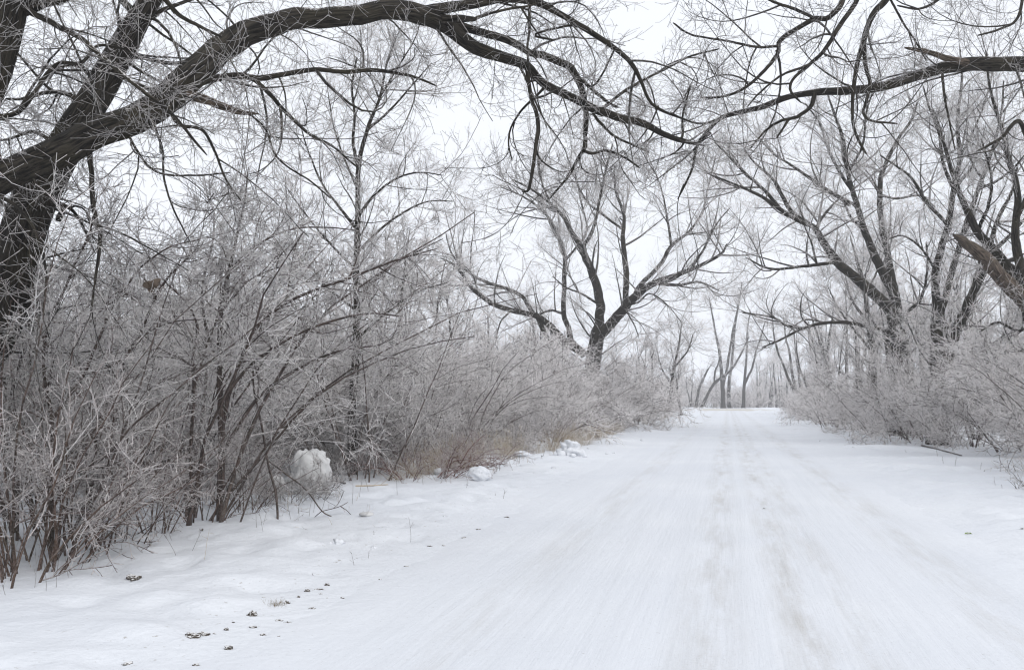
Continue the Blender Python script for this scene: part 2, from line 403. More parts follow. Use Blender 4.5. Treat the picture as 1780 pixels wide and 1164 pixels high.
# ------------------------------------------------------------------ traced trees
class Tree:
    """limbs traced from the photograph, each at its own depth; finer wood grown on them"""
    def __init__(s, name, label, px, d, seed, group=None, mat=BARK, cat='tree'):
        b = at(px, base_py(px, d), d); b[2] = ground_z(b[0], b[1]) - 0.05
        s.base = b; s.root = thing(name, label, cat, tuple(b), group)
        s.ws = 1.0
        s.rg = np.random.default_rng(seed); s.limbs = []; s.mat = mat; s.crown = []
    def limb(s, pts, w, d, name='limb', K=None, sides=9, grow_on=True, label=None, mat=None, ground=False, rough=0.05, frost=0.02, jit=0.16):
        """pts pixels, w pixel widths (start,end or per point), d depths (start,end or per point)"""
        n = len(pts)
        dd = np.interp(np.linspace(0, 1, n), np.linspace(0, 1, len(d)), d) if len(d) != n else np.array(d, float)
        ww = np.interp(np.linspace(0, 1, n), np.linspace(0, 1, len(w)), w) if len(w) != n else np.array(w, float)
        P = np.array([at(x, y, q) for (x, y), q in zip(pts, dd)])
        if ground: P[0] = s.base - np.array([0, 0, 0.25])
        rad = np.array([px_r(a * s.ws, q) for a, q in zip(ww, dd)])
        L = np.linalg.norm(np.diff(P, axis=0), axis=1).sum()
        K = K or int(min(48, max(12, L / max(rad.mean() * 1.3, 0.03))))
        P, rad = resample(P, K, rad)
        nz = s.rg.normal(0, 1, P.shape); nz = (nz + np.roll(nz, 1, 0) + np.roll(nz, -1, 0)) / 3
        nz[0] = 0; P = P + nz * (rad * jit)[:, None]
        rad[-1] *= 0.6
        if ground: rad[:2] *= np.array([1.35, 1.15])
        va = tube_arrays(P[None], rad[None], sides, frost, rough, s.rg)
        # closed tip
        me = build_mesh(name, [va], s.base, mat or s.mat)
        add(name, me, s.root, label=label)
        if grow_on: s.limbs.append((P, rad))
        return P
    def grow_crown(s, d, n1=9, n2=9, n3=9, n4=0, l1=0.35, l2=0.4, l3=0.45, rmin=0.004, up=0.05, ang=(48, 14),
                   t0=0.2, frost=(0.45, 0.7), wander=0.13, per_m=None, tw=(0.2, 0.5), upb=0.15, droop=0.0, shoots=0.0, ra=0.0125):
        rg = s.rg; K = 14
        P = np.stack([resample(p, K) for p, _ in s.limbs])
        Rr = np.stack([np.interp(np.linspace(0, 1, K), np.linspace(0, 1, len(r)), r) for _, r in s.limbs])
        Ls = np.linalg.norm(np.diff(P, axis=1), axis=2).sum(1)
        n = np.maximum(2, (Ls * per_m).astype(int)) if per_m else n1
        A, RA = grow(P, Rr, n, t0, 1.0, ('abs', l1[0], l1[1]) if isinstance(l1, tuple) else l1, ang, 10, ra, rmin * 1.7, wander, up - droop, rg, upbias=upb, lmin=rmin * 60)
        B, RB = grow(A, RA, n2, 0.15, 1.0, l2, (42, 13), 7, 0.0105, rmin * 1.15, wander * 1.1, up, rg, lmin=tw[0] * 1.3, upbias=upb)
        C, RC = grow(B, RB, n3, 0.1, 1.0, ('abs', tw[0], tw[1]), (42, 15), 4, 0.008, rmin, wander * 1.2, up, rg, upbias=upb * 0.7, tip_up=0.12)
        parts = [tube_arrays(A, RA, 5, twig_frost(len(A), frost[0] * 0.15, frost[0] * 0.6, rg), 0.0, rg),
                 tube_arrays(B, RB, 4, twig_frost(len(B), frost[0] * 0.6, frost[1] * 0.85, rg), 0.0, rg),
                 tube_arrays(C, RC, 3, twig_frost(len(C), *frost, rg), 0.0, rg)]
        if shoots:
            S, RS = grow(P, Rr, np.maximum(2, (Ls * shoots).astype(int)), 0.02, 0.95, ('abs', tw[0] * 1.3, tw[1] * 1.5), (62, 18), 6, 0.007, rmin, 0.2, up, rg)
            S2, RS2 = grow(S, RS, 4, 0.15, 1.0, ('abs', tw[0] * .4, tw[1] * .6), (50, 16), 4, 0.008, rmin * .9, 0.17, up, rg)
            parts += [tube_arrays(S, RS, 3, twig_frost(len(S), *frost, rg), 0.0, rg), tube_arrays(S2, RS2, 3, twig_frost(len(S2), *frost, rg), 0.0, rg)]
        if n4:
            D, RD = grow(C, RC, n4, 0.2, 1.0, ('abs', tw[0] * 0.25, tw[1] * 0.45), (48, 14), 3, 0.008, rmin * 0.85, wander, up, rg)
            parts.append(tube_arrays(D, RD, 3, twig_frost(len(D), frost[0], frost[1] + 0.1, rg), 0.0, rg))
        me = build_mesh('crown', parts, s.base, s.mat)
        add('crown', me, s.root, kind='stuff')
        return len(me.polygons)

tot = {}
# T0: big tree standing outside the left edge; its limb arches over the road
d0 = 9.6
t = Tree('arching_cottonwood_tree', 'big dark tree at left edge whose thick limb arches over the road', -260, d0, 10)
t.limb([(-260, 985), (-235, 760), (-190, 560), (-130, 390), (-70, 240), (0, 90), (30, -40), (50, -160)], (130, 110, 95, 80, 70, 58, 50, 40), (9.6, 9.6, 9.4, 9.2, 9.1, 9.0, 9.0, 9.0), 'trunk', sides=16, ground=True)
arch = [(-150, 420), (-80, 350), (0, 309), (80, 270), (155, 238), (220, 211), (292, 172), (344, 120), (395, 76), (481, 41), (540, 31), (600, 27), (686, 19), (744, 29), (779, 48), (806, 69), (840, 89), (892, 105), (916, 113), (944, 144), (978, 163), (1012, 179), (1040, 191), (1081, 206), (1115, 213), (1157, 234), (1184, 244), (1225, 253)]
aw = [66, 60, 56, 54, 52, 52, 51, 50, 47, 39, 35, 33, 34, 36, 28, 25, 22, 18, 17, 14, 14, 14, 15, 13, 12, 10, 9, 4]
ad = list(np.linspace(9.2, 9.4, 5)) + list(np.linspace(9.5, 13.2, 23))
t.limb(arch, aw, ad, K=90, sides=16, rough=0.045, label='thick bark-ridged limb arching over the road')
D = lambda px: float(np.interp(px, [p[0] for p in arch], ad))
t.limb([(735, 24), (772, 15), (823, 6), (880, -2), (930, 5), (978, 27), (1019, 52), (1064, 81), (1098, 110), (1115, 144), (1129, 175), (1150, 192), (1200, 211)], (26, 20, 16, 13, 11, 10, 10, 9, 8, 6, 5, 5, 3), (D(735), 11.0, 10.6, 10.6))
t.limb([(760, 34), (800, 32), (827, 34)], (16, 9), (D(760), D(760) - 0.3), grow_on=False)
t.limb([(822, 34), (850, 24), (885, 16), (925, 9), (960, -10)], (6, 3), (D(760) - 0.3, 11))
t.limb([(770, 36), (820, 52), (854, 62), (892, 74), (920, 91), (944, 96), (971, 107), (995, 120), (1012, 155), (1018, 189), (1018, 225), (1016, 258), (1009, 268), (988, 306), (954, 347)], (16, 15, 14, 13, 12, 13, 14, 13, 11, 10, 9, 9, 6, 5, 3), (D(770), 12.2, 12.6, 12.4))
t.limb([(1014, 262), (1030, 267), (1054, 262), (1088, 275), (1112, 292)], (6, 3), (12.4, 12.8))
t.limb([(916, 115), (918, 130), (923, 168), (935, 206), (933, 247), (925, 299), (919, 330), (907, 333)], (8, 7, 7, 7, 7, 6, 5, 3), (D(916), D(916) - 0.3))
t.limb([(1030, 198), (1064, 234), (1100, 252), (1129, 265)], (5, 3), (D(1030), 13))
t.limb([(950, 148), (930, 170), (909, 189), (889, 220), (884, 247), (890, 280)], (5, 2.5), (D(950), 11.6))
t.limb([(1046, 190), (1081, 162), (1115, 141), (1157, 120), (1200, 98), (1250, 85)], (6, 3), (D(1046), 13.6))
t.limb([(1012, 140), (1040, 165), (1060, 180), (1075, 187)], (7, 4), (12.5, 12.3))
t.limb([(995, 120), (1030, 150), (1064, 95), (1066, 85)], (4, 3), (12.5, 11.5), grow_on=False)
t.limb([(905, 12), (925, 45), (945, 70)], (4, 2), (10.6, 10.9))
t.limb([(960, 70), (930, 60), (990, 45), (1019, 52)], (4, 4), (11, 10.8), grow_on=False)
t.limb([(1157, 232), (1185, 240), (1187, 200), (1200, 150)], (5, 3), (D(1157), 13.4))
# branches below and above the limb on the left
t.limb([(340, 145), (375, 137), (412, 131), (447, 137), (481, 132), (515, 125), (550, 122), (600, 125), (652, 122), (713, 132), (760, 150)], (15, 13, 12, 11, 9, 9, 8, 8, 7, 5, 3), (D(340), 10.4, 10.9))
t.limb([(440, 138), (464, 158), (488, 186), (512, 210), (543, 237), (577, 254), (620, 290)], (9, 3), (10.1, 10.8))
t.limb([(318, 158), (350, 172), (378, 182), (412, 194), (450, 198)], (17, 16, 14, 11, 3), (D(318), 9.3), grow_on=False, label='short broken limb with a splintered tip', mat=DEADWOOD)
t.limb([(155, 262), (159, 300), (161, 344), (168, 385), (174, 410), (168, 469), (158, 541)], (11, 9, 9, 7, 7, 5, 3), (9.4, 9.2))
t.limb([(430, 195), (462, 225), (476, 265), (500, 290), (540, 315), (575, 345)], (4, 2.5), (9.5, 9.6))
t.limb([(290, 180), (310, 215), (350, 225), (372, 260), (392, 310), (420, 350)], (7, 3), (9.5, 9.0))
t.limb([(20, 5), (80, 35), (137, 65), (165, 88), (225, 140), (290, 190), (330, 235), (360, 270)], (13, 10, 9, 8, 7, 6, 5, 3), (9.0, 8.6, 8.4))
t.limb([(-40, 200), (30, 195), (95, 115), (140, 110), (170, 80), (215, 85)], (9, 4), (9.1, 8.7))
t.limb([(20, 20), (60, 8), (130, -10), (220, -30)], (30, 10), (9.0, 9.2))
t.limb([(270, -20), (310, 25), (345, 45), (385, 65)], (9, 4), (9.0, 9.3))
t.limb([(-60, 240), (-10, 330), (30, 360), (60, 400), (80, 470), (75, 540)], (8, 3), (9.0, 8.6))
t.limb([(260, 195), (282, 260), (285, 310), (300, 360), (330, 420)], (5, 2.5), (9.5, 9.2))
t.limb([(215, 215), (240, 265), (275, 300), (340, 305), (400, 300)], (5, 2.5), (9.5, 9.0))
tot['T0'] = t.grow_crown(d0, per_m=3.4, n2=4, n3=4, n4=2, l1=(0.3, 1.5), l2=0.45, rmin=0.0034, tw=(0.14, 0.5), frost=(0.32, 0.68), wander=0.17, up=0.01, t0=0.12, droop=0.03, ang=(55, 18), upb=0.0, shoots=3.2)

# T1: leaning trunk crossing behind the arch
d1 = 10.6
t = Tree('leaning_tree', 'leaning dark trunk at left edge crossing behind the arching limb', -95, d1, 11)
t.limb([(-95, 958), (-70, 780), (-28, 620), (10, 510), (53, 378), (82, 309), (135, 215), (200, 103), (240, 34), (285, -40), (330, -110)], (95, 86, 82, 78, 72, 66, 56, 48, 40, 32, 24), (10.6,), 'trunk', sides=16, ground=True)
t.limb([(92, 350), (110, 360), (104, 378), (100, 382)], (12, 10), (10.4, 10.2), grow_on=False, label='short rounded stub')
t.limb([(95, 350), (125, 365), (145, 395), (165, 440)], (7, 3), (10.5, 10.3))
t.limb([(150, 190), (120, 165), (85, 160), (40, 172), (10, 172)], (10, 4), (10.6, 10.8))
t.limb([(170, 150), (140, 115), (100, 120), (80, 150)], (8, 3), (10.6, 11))
t.limb([(185, 130), (230, 100), (290, 110), (330, 108)], (9, 5), (10.6, 11))
t.limb([(225, 60), (280, 20), (330, 0), (380, -20)], (9, 4), (10.6, 11))
t.limb([(110, 260), (60, 230), (20, 240), (-30, 250)], (8, 3), (10.6, 11))
t.limb([(60, 370), (20, 330), (0, 270), (-20, 220)], (7, 3), (10.6, 10.3))
t.limb([(240, 30), (200, -10), (160, -40)], (14, 6), (10.6, 10.6))
tot['T1'] = t.grow_crown(d1, per_m=5.0, n2=4, n3=5, n4=2, l1=(0.4, 1.7), l2=0.45, rmin=0.0034, tw=(0.15, 0.5), frost=(0.34, 0.7), wander=0.17, up=0.01, t0=0.25, ang=(58, 18), droop=0.02, upb=0.0, shoots=4)

# T2: slender tree standing in the left thicket
d2 = 20.5
t = Tree('slender_tree', 'slender upright frosted tree rising out of the left thicket', 612, d2, 12); t.ws = 0.85
t.limb([(612, 832), (612, 740), (618, 600), (620, 450), (622, 360), (623, 290), (640, 220), (660, 170), (672, 110), (688, 60)], (20, 18, 16, 13, 12, 10, 8, 6, 4, 2.5), (20.5, 20.5, 20.4, 20.7), 'trunk', sides=10, ground=True)
for pts, w, dd in [
    ([(622, 292), (614, 250), (616, 200), (612, 150), (620, 100)], (8, 3), (20.5, 20)),
    ([(621, 380), (650, 340), (690, 310), (730, 300), (770, 305)], (6, 2), (20.5, 19.8)),
    ([(621, 400), (590, 360), (560, 320), (535, 260), (520, 210)], (7, 2), (20.5, 21)),
    ([(640, 225), (675, 195), (715, 150), (750, 110)], (6, 2), (20.5, 20.9)),
    ([(620, 440), (660, 400), (700, 370), (745, 350), (790, 350)], (6, 2), (20.5, 21.2)),
    ([(620, 470), (580, 430), (545, 390), (500, 330)], (6, 2), (20.5, 19.9)),
    ([(619, 520), (670, 470), (720, 440), (770, 415)], (6, 2), (20.4, 20)),
    ([(619, 540), (570, 500), (530, 450), (495, 420)], (6, 2), (20.4, 21)),
    ([(660, 175), (640, 130), (600, 110), (570, 100)], (4, 2), (20.6, 20.6)),
    ([(618, 590), (665, 550), (720, 510), (780, 490)], (6, 2), (20.4, 21)),
    ([(622, 330), (600, 280), (580, 220), (570, 160)], (5, 2), (20.5, 20.2)),
    ([(660, 170), (690, 120), (720, 70), (730, 40)], (4, 2), (20.6, 20.3))]:
    t.limb(pts, w, dd, sides=7)
tot['T2'] = t.grow_crown(d2, per_m=3.6, n2=5, n3=5, n4=2, l1=(0.4, 1.6), l2=0.48, rmin=0.0042, tw=(0.18, 0.5), frost=(0.6, 0.95), up=0.05, t0=0.3, wander=0.11, shoots=3)

# T3: wide spreading tree in the middle
d3 = 66
t = Tree('spreading_tree', 'wide spreading dark tree in the centre, left of the road', 1040, d3, 13); t.ws = 0.78
t.limb([(1040, 739), (1031, 690), (1028, 645), (1036, 590), (1041, 561)], (40, 34, 33, 31, 26), (d3,), 'trunk', sides=14, ground=True)
for pts, w, dd in [
    ([(1041, 565), (1043, 530), (1036, 493), (1024, 462), (1009, 427), (995, 407), (980, 378), (955, 352), (925, 330), (890, 312)], (22, 20, 18, 16, 13, 11, 9, 7, 5, 3), (66, 65)),
    ([(1012, 432), (1030, 400), (1042, 350), (1052, 300), (1065, 250)], (9, 3), (65.5, 64)),
    ([(1036, 592), (1060, 565), (1081, 541), (1105, 513), (1136, 493), (1164, 482), (1200, 469), (1230, 455), (1255, 440), (1263, 424)], (24, 23, 22, 19, 15, 12, 10, 8, 6, 4), (66, 62)),
    ([(1105, 513), (1115, 493), (1146, 462), (1167, 427), (1200, 400), (1222, 365), (1232, 320), (1245, 270)], (13, 11, 9, 8, 6, 5, 4, 3), (64.8, 67)),
    ([(1086, 537), (1088, 510), (1088, 469), (1084, 434), (1083, 407), (1085, 375), (1070, 330), (1068, 285)], (14, 13, 12, 11, 9, 7, 5, 3), (65.2, 67.5)),
    ([(1084, 400), (1050, 375), (1020, 350), (1000, 310), (985, 270)], (6, 3), (66.5, 69)),
    ([(1012, 612), (993, 592), (988, 568), (980, 544), (981, 486), (982, 451), (978, 431), (966, 400), (948, 372), (915, 345), (870, 325)], (13, 13, 12, 11, 10, 9, 8, 7, 5, 4, 2.5), (66, 68)),
    ([(983, 452), (1003, 428), (1020, 400), (1010, 350), (1000, 300)], (6, 3), (67.2, 68.5)),
    ([(1015, 615), (985, 596), (954, 565), (930, 548), (889, 539), (854, 527), (820, 500), (803, 476), (786, 458), (765, 448)], (18, 17, 15, 14, 12, 11, 9, 7, 5, 3), (66, 63, 60)),
    ([(928, 547), (909, 517), (885, 503), (847, 491), (813, 472), (785, 440), (775, 405)], (10, 9, 8, 7, 6, 4, 3), (64.2, 64, 63)),
    ([(935, 552), (947, 579), (956, 606), (962, 634), (966, 690)], (11, 9), (64.2, 65)),
    ([(1092, 530), (1110, 525), (1130, 510), (1160, 530), (1185, 560)], (5, 2), (65, 62)),
    ([(1060, 565), (1080, 535), (1100, 560), (1110, 585)], (5, 2), (65.5, 63)),
    ([(1136, 492), (1180, 495), (1215, 490), (1250, 505)], (8, 3), (63.8, 61)),
    ([(980, 545), (955, 540), (925, 552)], (6, 4), (66.8, 65)),
    ([(1043, 530), (1010, 510), (985, 500), (960, 480)], (6, 2), (65.9, 63.5)),
    ([(1167, 427), (1160, 380), (1150, 330), (1135, 290)], (6, 2), (66, 68)),
    ([(1200, 469), (1225, 430), (1245, 390), (1270, 360)], (6, 2), (63, 62)),
    ([(889, 539), (870, 560), (860, 600)], (5, 2), (62.5, 61)),
    ([(955, 352), (940, 310), (935, 270), (940, 235)], (5, 2), (65.2, 66))]:
    t.limb(pts, w, dd, sides=8)
tot['T3'] = t.grow_crown(d3, per_m=1.6, n2=6, n3=5, n4=1, l1=(1.2, 4.8), l2=0.48, rmin=0.0082, tw=(0.5, 1.4), frost=(0.55, 0.9), up=0.05, t0=0.25, wander=0.11, shoots=1.6, ra=0.018)

# T4: big multi-limbed tree on the right
d4 = 46
t = Tree('forked_tree', 'large many limbed dark tree right of the road above the frosted shrubs', 1578, d4, 14); t.ws = 0.82
t.limb([(1578, 757), (1572, 690), (1566, 630), (1557, 570)], (62, 54, 52, 50), (d4,), 'trunk', sides=14, ground=True)
for pts, w, dd in [
    ([(1558, 575), (1544, 537), (1513, 506), (1482, 479), (1455, 455), (1434, 428), (1414, 394), (1393, 386), (1352, 361), (1328, 344), (1283, 323), (1231, 302)], (27, 25, 23, 21, 19, 16, 12, 11, 9, 7, 5, 3), (46, 44, 41)),
    ([(1355, 362), (1328, 330), (1293, 299), (1266, 271), (1242, 247)], (8, 3), (42.8, 41)),
    ([(1416, 396), (1379, 371), (1362, 344), (1345, 313), (1311, 282), (1293, 258)], (10, 9, 8, 6, 4, 3), (43.5, 43)),
    ([(1430, 425), (1420, 398), (1432, 375), (1448, 355)], (9, 5), (43.8, 45)),
    ([(1457, 456), (1441, 457), (1386, 464), (1338, 467), (1297, 448)], (9, 8, 6, 5, 3), (44, 42)),
    ([(1560, 560), (1555, 517), (1537, 479), (1520, 441), (1500, 395), (1482, 335), (1472, 292), (1465, 240), (1448, 192), (1437, 160)], (28, 24, 20, 17, 14, 11, 9, 7, 5, 3), (46, 47)),
    ([(1560, 545), (1555, 503), (1548, 469), (1541, 427), (1532, 390), (1529, 326), (1537, 292), (1558, 247), (1585, 206), (1600, 160)], (18, 16, 15, 13, 12, 11, 9, 7, 5, 3), (46, 49)),
    ([(1477, 356), (1438, 330), (1403, 306), (1372, 285), (1345, 268), (1320, 240)], (8, 3), (46.6, 44)),
    ([(1484, 335), (1460, 300), (1440, 260), (1425, 215), (1400, 180)], (8, 3), (46.7, 48)),
    ([(1560, 580), (1544, 575), (1510, 568), (1475, 561), (1434, 561), (1393, 572), (1359, 589), (1324, 604)], (11, 10, 9, 8, 7, 6, 5, 3), (46, 43, 41)),
    ([(1395, 572), (1365, 565), (1341, 551), (1290, 543)], (6, 3), (42, 40.5)),
    ([(1531, 340), (1560, 345), (1600, 340), (1625, 360)], (6, 3), (47.8, 50)),
    ([(1502, 400), (1480, 380), (1462, 345), (1430, 330)], (7, 3), (46.3, 48)),
    ([(1475, 300), (1500, 250), (1505, 200), (1520, 150)], (6, 3), (46.7, 45)),
    ([(1565, 560), (1578, 540), (1600, 520), (1612, 470), (1610, 420)], (9, 4), (46, 45))]:
    t.limb(pts, w, dd, sides=8)
tot['T4'] = t.grow_crown(d4, per_m=2.0, n2=6, n3=5, n4=1, l1=(0.9, 3.6), l2=0.48, rmin=0.0066, tw=(0.35, 1.05), frost=(0.55, 0.9), up=0.06, t0=0.2, wander=0.11, shoots=2.2, ra=0.018)

# T4b: thinner tree just behind it
t = Tree('thin_tree', 'thin dark trunk beside the many limbed tree, over the right shrubs', 1524, 52, 24); t.ws = 0.85
t.limb([(1524, 750), (1519, 660), (1516, 606), (1509, 555), (1502, 500), (1490, 455), (1478, 410)], (13, 12, 11, 10, 9, 6, 3), (52,), 'trunk', sides=9, ground=True)
t.limb([(1517, 610), (1490, 580), (1460, 540), (1440, 500)], (6, 2), (52, 51))
t.limb([(1509, 560), (1480, 520), (1470, 480)], (6, 2), (52, 53))
t.limb([(1504, 510), (1525, 470), (1530, 430)], (5, 2), (52, 54))
tot['T4b'] = t.grow_crown(52, per_m=2.0, n2=6, n3=6, n4=2, l1=(0.8, 3.0), l2=0.48, rmin=0.0075, tw=(0.35, 1.0), frost=(0.6, 0.95), up=0.06, t0=0.3)

# T5: V shaped twin trunk on the right
d5 = 36
t = Tree('twin_trunk_tree', 'tree with two dark trunks in a narrow V, right side', 1634, d5, 15); t.ws = 0.85
t.limb([(1634, 772), (1632, 680), (1632, 600), (1632, 541)], (44, 38, 36, 34), (d5,), 'trunk', sides=14, ground=True)
for pts, w, dd in [
    ([(1630, 548), (1625, 503), (1627, 469), (1637, 427), (1647, 395), (1658, 330), (1668, 275), (1664, 210), (1672, 140), (1668, 80)], (19, 17, 15, 14, 13, 11, 9, 7, 5, 3), (36, 36.8)),
    ([(1633, 548), (1642, 520), (1654, 476), (1668, 427), (1678, 395), (1700, 330), (1722, 270), (1740, 200), (1745, 140)], (16, 14, 13, 12, 11, 9, 7, 5, 3), (36, 34.5)),
    ([(1634, 640), (1655, 600), (1668, 561), (1682, 527), (1699, 496), (1712, 469), (1735, 430), (1765, 400), (1790, 370)], (24, 23, 22, 20, 17, 14, 10, 7, 4), (36, 33)),
    ([(1658, 330), (1640, 285), (1632, 234), (1616, 189), (1605, 150)], (8, 3), (36.4, 35)),
    ([(1648, 392), (1610, 350), (1585, 310), (1560, 290), (1530, 270)], (8, 3), (36.2, 38)),
    ([(1660, 320), (1690, 290), (1700, 240), (1690, 180)], (6, 3), (36.4, 38)),
    ([(1700, 330), (1740, 310), (1775, 280), (1800, 260)], (6, 3), (35, 33)),
    ([(1627, 470), (1600, 430), (1570, 410), (1545, 415)], (5, 2.5), (36, 34.5)),
    ([(1712, 470), (1745, 455), (1790, 450)], (9, 4), (34, 32)),
    ([(1668, 275), (1700, 210), (1720, 150), (1730, 90)], (5, 3), (36.5, 36))]:
    t.limb(pts, w, dd, sides=8)
tot['T5'] = t.grow_crown(d5, per_m=2.1, n2=5, n3=5, n4=1, l1=(0.7, 2.8), l2=0.48, rmin=0.0056, tw=(0.3, 0.85), frost=(0.55, 0.9), up=0.06, t0=0.2, wander=0.11, shoots=2.6, ra=0.018)

# T6: tree at the right edge with a broken dead limb
d6 = 27
t = Tree('snapped_tree', 'dark tree at right edge with a snapped pale splintered limb', 1850, d6, 16); t.ws = 0.85
t.limb([(1850, 800), (1846, 700), (1830, 610), (1805, 560), (1785, 525)], (74, 66, 62, 56, 48), (d6,), 'trunk', sides=14, ground=True)
t.limb([(1795, 540), (1771, 513), (1743, 486), (1716, 451), (1690, 430), (1675, 419), (1657, 408)], (34, 32, 30, 27, 23, 19, 8), (27, 25.2), grow_on=False, mat=DEADWOOD, label='snapped dead limb with pale splintered end', rough=0.12)
t.limb([(1785, 525), (1764, 479), (1737, 448), (1716, 424), (1695, 396), (1672, 344), (1655, 300), (1637, 234), (1622, 189)], (28, 25, 22, 19, 16, 12, 9, 6, 3), (27, 28))
t.limb([(1787, 520), (1773, 460), (1765, 400), (1770, 340), (1755, 280), (1740, 220), (1720, 150), (1715, 90)], (22, 19, 16, 13, 11, 8, 5, 3), (27, 26))
t.limb([(1768, 380), (1790, 330), (1815, 290)], (9, 5), (26.6, 26))
t.limb([(1720, 428), (1735, 380), (1760, 330), (1768, 290)], (10, 4), (27.4, 28.5))
t.limb([(1700, 400), (1720, 350), (1722, 300), (1705, 240)], (8, 3), (27.5, 27))
t.limb([(1740, 452), (1700, 470), (1690, 500)], (6, 3), (27.3, 26.4))
t.limb([(1800, 560), (1770, 575), (1735, 560), (1705, 575)], (8, 3), (27, 26))
t.limb([(1810, 600), (1780, 610), (1745, 612), (1715, 632)], (8, 3), (27, 26))
tot['T6'] = t.grow_crown(d6, per_m=2.6, n2=5, n3=5, n4=2, l1=(0.6, 2.2), l2=0.48, rmin=0.0048, tw=(0.24, 0.7), frost=(0.55, 0.9), up=0.05, t0=0.2, wander=0.12, shoots=3.2, ra=0.017)

# T7: tree beyond the right edge, its limb reaches over the road
d7 = 16.5
t = Tree('overhanging_tree', 'tree beyond the right edge whose long limb reaches left over the road', 2150, d7, 17)
t.limb([(2150, 862), (2140, 600), (2110, 350), (2070, 150), (2020, -40), (1960, -200)], (90, 80, 74, 64, 50, 40), (16.5,), 'trunk', sides=14, ground=True)
arm = [(2085, 210), (1990, 150), (1880, 115), (1780, 110), (1716, 112), (1671, 112), (1637, 119), (1592, 132), (1558, 144), (1510, 155), (1455, 158), (1417, 161), (1372, 168), (1324, 186), (1283, 196), (1252, 206), (1225, 234), (1211, 254), (1204, 292), (1190, 323), (1178, 346)]
t.limb(arm, [36, 31, 27, 25, 24, 23, 20, 17, 16, 15, 13, 11, 10, 9, 8, 7, 6, 5, 4, 3.5, 2.5], list(np.linspace(16.5, 14.8, 21)), K=70, sides=14, label='long dark limb reaching left over the road')
t.limb([(1680, 110), (1660, 106), (1637, 98), (1603, 88), (1573, 83)], (14, 12, 10, 8, 4), (15.9, 15.6), grow_on=False, mat=DEADWOOD, label='broken stub with a bare reddish tip')
t.limb([(1416, 163), (1409, 186), (1386, 203), (1359, 210), (1331, 227), (1304, 258)], (8, 7, 6, 5, 4, 2.5), (15.4, 15))
t.limb([(1371, 208), (1360, 225), (1350, 240)], (5, 3), (15.2, 15), grow_on=False)
t.limb([(1252, 206), (1225, 215), (1195, 210), (1165, 195)], (5, 2.5), (15, 14.6))
# upper limb above the frame and what hangs down from it
t.limb([(2020, -40), (1900, -110), (1750, -120), (1620, -80), (1560, -40), (1470, -60), (1380, -40), (1300, -50)], (30, 26, 22, 18, 15, 12, 9, 5), (16.5, 15.6, 15, 14.5))
t.limb([(1563, -42), (1541, 0), (1520, 21), (1506, 52), (1500, 79), (1491, 107), (1486, 137), (1482, 172), (1482, 206), (1489, 237), (1506, 268)], (12, 11, 11, 10, 9, 8, 7, 6, 5, 5, 4), (15.2, 14.4))
t.limb([(1502, 79), (1505, 117), (1512, 144), (1505, 179), (1500, 196), (1515, 210), (1560, 215)], (7, 7, 6, 5, 5, 4, 3), (14.9, 14.6))
t.limb([(1475, -58), (1465, 0), (1441, 31), (1417, 33), (1383, 52), (1355, 72), (1352, 93), (1328, 124), (1297, 151), (1259, 168), (1218, 170)], (11, 10, 9, 9, 8, 8, 7, 6, 5, 4, 3), (14.8, 14.2))
t.limb([(1418, 33), (1379, 15), (1338, 0), (1300, -30)], (6, 4), (14.6, 14.3))
t.limb([(1352, 80), (1317, 82), (1266, 72), (1201, 60), (1170, 40)], (5, 3), (14.4, 13.9))
t.limb([(1500, -50), (1489, 0), (1462, 41), (1434, 86), (1407, 113), (1379, 137), (1374, 158), (1393, 179)], (9, 8, 8, 7, 6, 5, 5, 3), (14.9, 14.1))
t.limb([(1408, 113), (1359, 131), (1321, 161), (1300, 185)], (5, 2.5), (14.4, 14))
t.limb([(1548, 0), (1570, 40), (1590, 70), (1610, 105)], (4, 2.5), (15, 14.6))
t.limb([(1780, -30), (1770, 30), (1740, 50), (1700, 62)], (6, 3), (15.4, 15))
t.limb([(1690, -90), (1640, -10), (1600, 15), (1560, 10)], (6, 3), (15.2, 14.8))
t.limb([(1790, 250), (1770, 210), (1740, 240), (1700, 262)], (9, 4), (16, 15.5))
t.limb([(1638, 128), (1642, 170), (1650, 210), (1660, 260)], (5, 2.5), (15.7, 15.4))
tot['T7'] = t.grow_crown(d7, per_m=2.2, n2=4, n3=4, n4=2, l1=(0.5, 2.0), l2=0.45, rmin=0.0036, tw=(0.2, 0.6), frost=(0.25, 0.6), up=0.03, t0=0.15, wander=0.15, ang=(52, 18), shoots=1.0)

